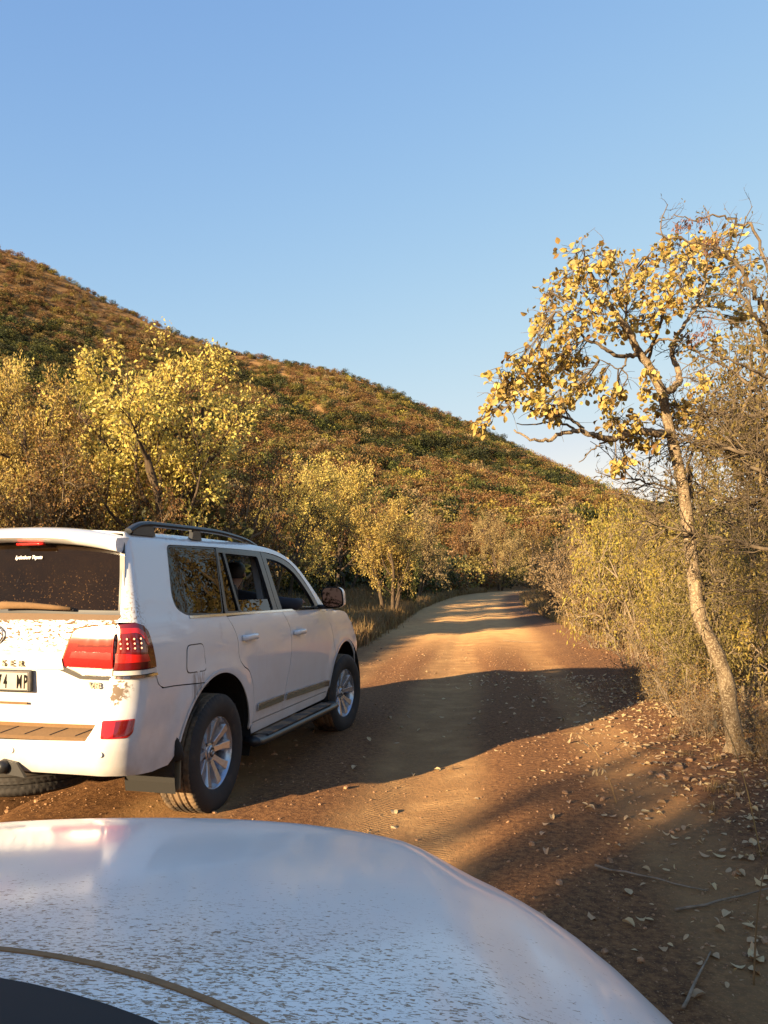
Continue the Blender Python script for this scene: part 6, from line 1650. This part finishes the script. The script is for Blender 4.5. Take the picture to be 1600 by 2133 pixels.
# ------------------------------------------------------------------ the driver, elbow out of the window (car space)
def skin_body(name, V, E, rad, parent, root=0, sub=2):
    me = bpy.data.meshes.new(name); me.from_pydata(V, E, []); o = bpy.data.objects.new(name, me); COL.objects.link(o)
    m = o.modifiers.new('skin', 'SKIN'); m.use_smooth_shade = True
    for i, sv in enumerate(me.skin_vertices[0].data): r = rad[i]; sv.radius = r if isinstance(r, tuple) else (r, r); sv.use_root = (i == root)
    s = o.modifiers.new('sub', 'SUBSURF'); s.levels = sub; s.render_levels = sub
    dg = bpy.context.evaluated_depsgraph_get(); me2 = bpy.data.meshes.new_from_object(o.evaluated_get(dg)); me2.name = name
    COL.objects.unlink(o); bpy.data.objects.remove(o)
    return me2
M_SKIN = simple('skin', (.34, .19, .125), .55); M_CLOTH = simple('dark_jacket', (.012, .013, .020), .85, grain=.3, gscale=60); M_HAIR = simple('dark_hair', (.012, .010, .009), .6)
PV = []; PE = []; PR = []
def chain(pts, start=None):
    prev = start
    for (x, y, z, r) in pts:
        PV.append((x, y, z)); PR.append(r); i = len(PV) - 1
        if prev is not None: PE.append((prev, i))
        prev = i
    return prev
chain([(.41, 1.10, .90, .15)])
ch = chain([(.41, 1.10, 1.06, (.16, .12)), (.41, 1.16, 1.26, (.19, .13))], 0)
nb = chain([(.41, 1.25, 1.42, .07)], ch)
chain([(.41, 1.31, 1.485, .055), (.41, 1.365, 1.535, .078), (.41, 1.385, 1.59, .088), (.41, 1.375, 1.645, .070)], nb)
rw = chain([(.60, 1.20, 1.37, .085), (.74, 1.30, 1.345, .068), (.93, 1.48, 1.315, .060), (.90, 1.62, 1.325, .050), (.86, 1.76, 1.335, .036)], ch)
rh = chain([(.845, 1.82, 1.335, (.040, .022))], rw)
lw = chain([(.22, 1.21, 1.36, .085), (.15, 1.32, 1.25, .065), (.13, 1.44, 1.14, .055), (.23, 1.52, 1.28, .045), (.31, 1.56, 1.40, .030)], ch)
lh = chain([(.335, 1.565, 1.455, (.036, .022))], lw)
for k in range(4):
    chain([(.825 + .018 * k - .01, 1.865, 1.335 - .003 * k, .010), (.82 + .018 * k - .01, 1.895 + .004 * (k in (1, 2)), 1.322, .009)], rh)
    chain([(.32 + .016 * k, 1.565, 1.50 + .003 * (k in (1, 2)), .010), (.325 + .016 * k, 1.545, 1.525, .009)], lh)
chain([(.80, 1.815, 1.325, .011), (.785, 1.84, 1.32, .009)], rh); chain([(.37, 1.55, 1.47, .011), (.385, 1.54, 1.49, .009)], lh)
for sx_ in (-.1, .1): chain([(.41 + sx_, 1.20, .88, .095), (.41 + sx_ * 1.2, 1.58, .96, .075), (.41 + sx_ * 1.2, 1.74, .72, .055), (.41 + sx_ * 1.2, 1.86, .66, .045)], 0)
bme = skin_body('person', PV, PE, PR, None)
bme.materials.clear(); bme.materials.append(M_CLOTH); bme.materials.append(M_SKIN)
for p in bme.polygons:
    c = p.center; head = c.z > 1.455 and abs(c.x - .41) < .12 and c.y > 1.27 and c.y < 1.50; hand = (c.y > 1.775 and c.z > 1.25) or (c.z > 1.40 and c.y > 1.505)
    p.material_index = 1 if (head or hand) else 0; p.use_smooth = True
DR = obj('person', bme); DR.matrix_world = CAR.matrix_basis.copy()
tag(DR, 'person in a dark jacket driving the SUV, one elbow out of the window', 'person')
mb = MB(); V = []; F = []; n = 16
for k, (t, r) in enumerate(((0, .0), (.25, .06), (.5, .088), (.8, .101), (1.05, .102), (1.3, .092))):
    for j in range(n):
        a = 2 * PI * j / n; f = 1.0 if k < 4 else (1.0 if math.sin(a) < .3 else .80)
        V.append((.41 + r * .92 * math.cos(a) * f, 1.375 + (r + .012) * math.sin(a) * (1.05 if math.sin(a) < 0 else .98) * f, 1.585 + .105 * math.cos(t * 1.5)))
for k in range(5):
    for j in range(n): F.append((k * n + j, k * n + (j + 1) % n, (k + 1) * n + (j + 1) % n, (k + 1) * n + j))
mb.add(V, F); mb.build('hair', M_HAIR, DR, smooth=True)
for sx_ in (-1, 1):
    mb = MB(); mb.lathe([(.0, -.012), (.022, -.008), (.026, 0), (.018, .008), (0, .006)], 10, 'X', (.41 + sx_ * .090, 1.375, 1.575)); mb.build('ear', M_SKIN, DR, smooth=True)
mb = MB(); mb.tube([(.41, 1.465, 1.595), (.41, 1.487, 1.57), (.41, 1.468, 1.56)], [.010, .014, .012], 8); mb.build('nose', M_SKIN, DR, smooth=True)
for sx_ in (-1, 1):
    mb = MB(); mb.lathe([(0, -.012), (.010, -.007), (.012, 0), (.010, .007), (0, .012)], 10, 'Y', (.41 + sx_ * .033, 1.458, 1.603)); mb.build('eye', M_HAIR, DR, smooth=True)
mb = MB(); mb.tube([(.385, 1.462, 1.535), (.41, 1.470, 1.533), (.435, 1.462, 1.535)], .006, 6); mb.build('mouth', simple('lips', (.25, .10, .08), .5), DR, smooth=True)
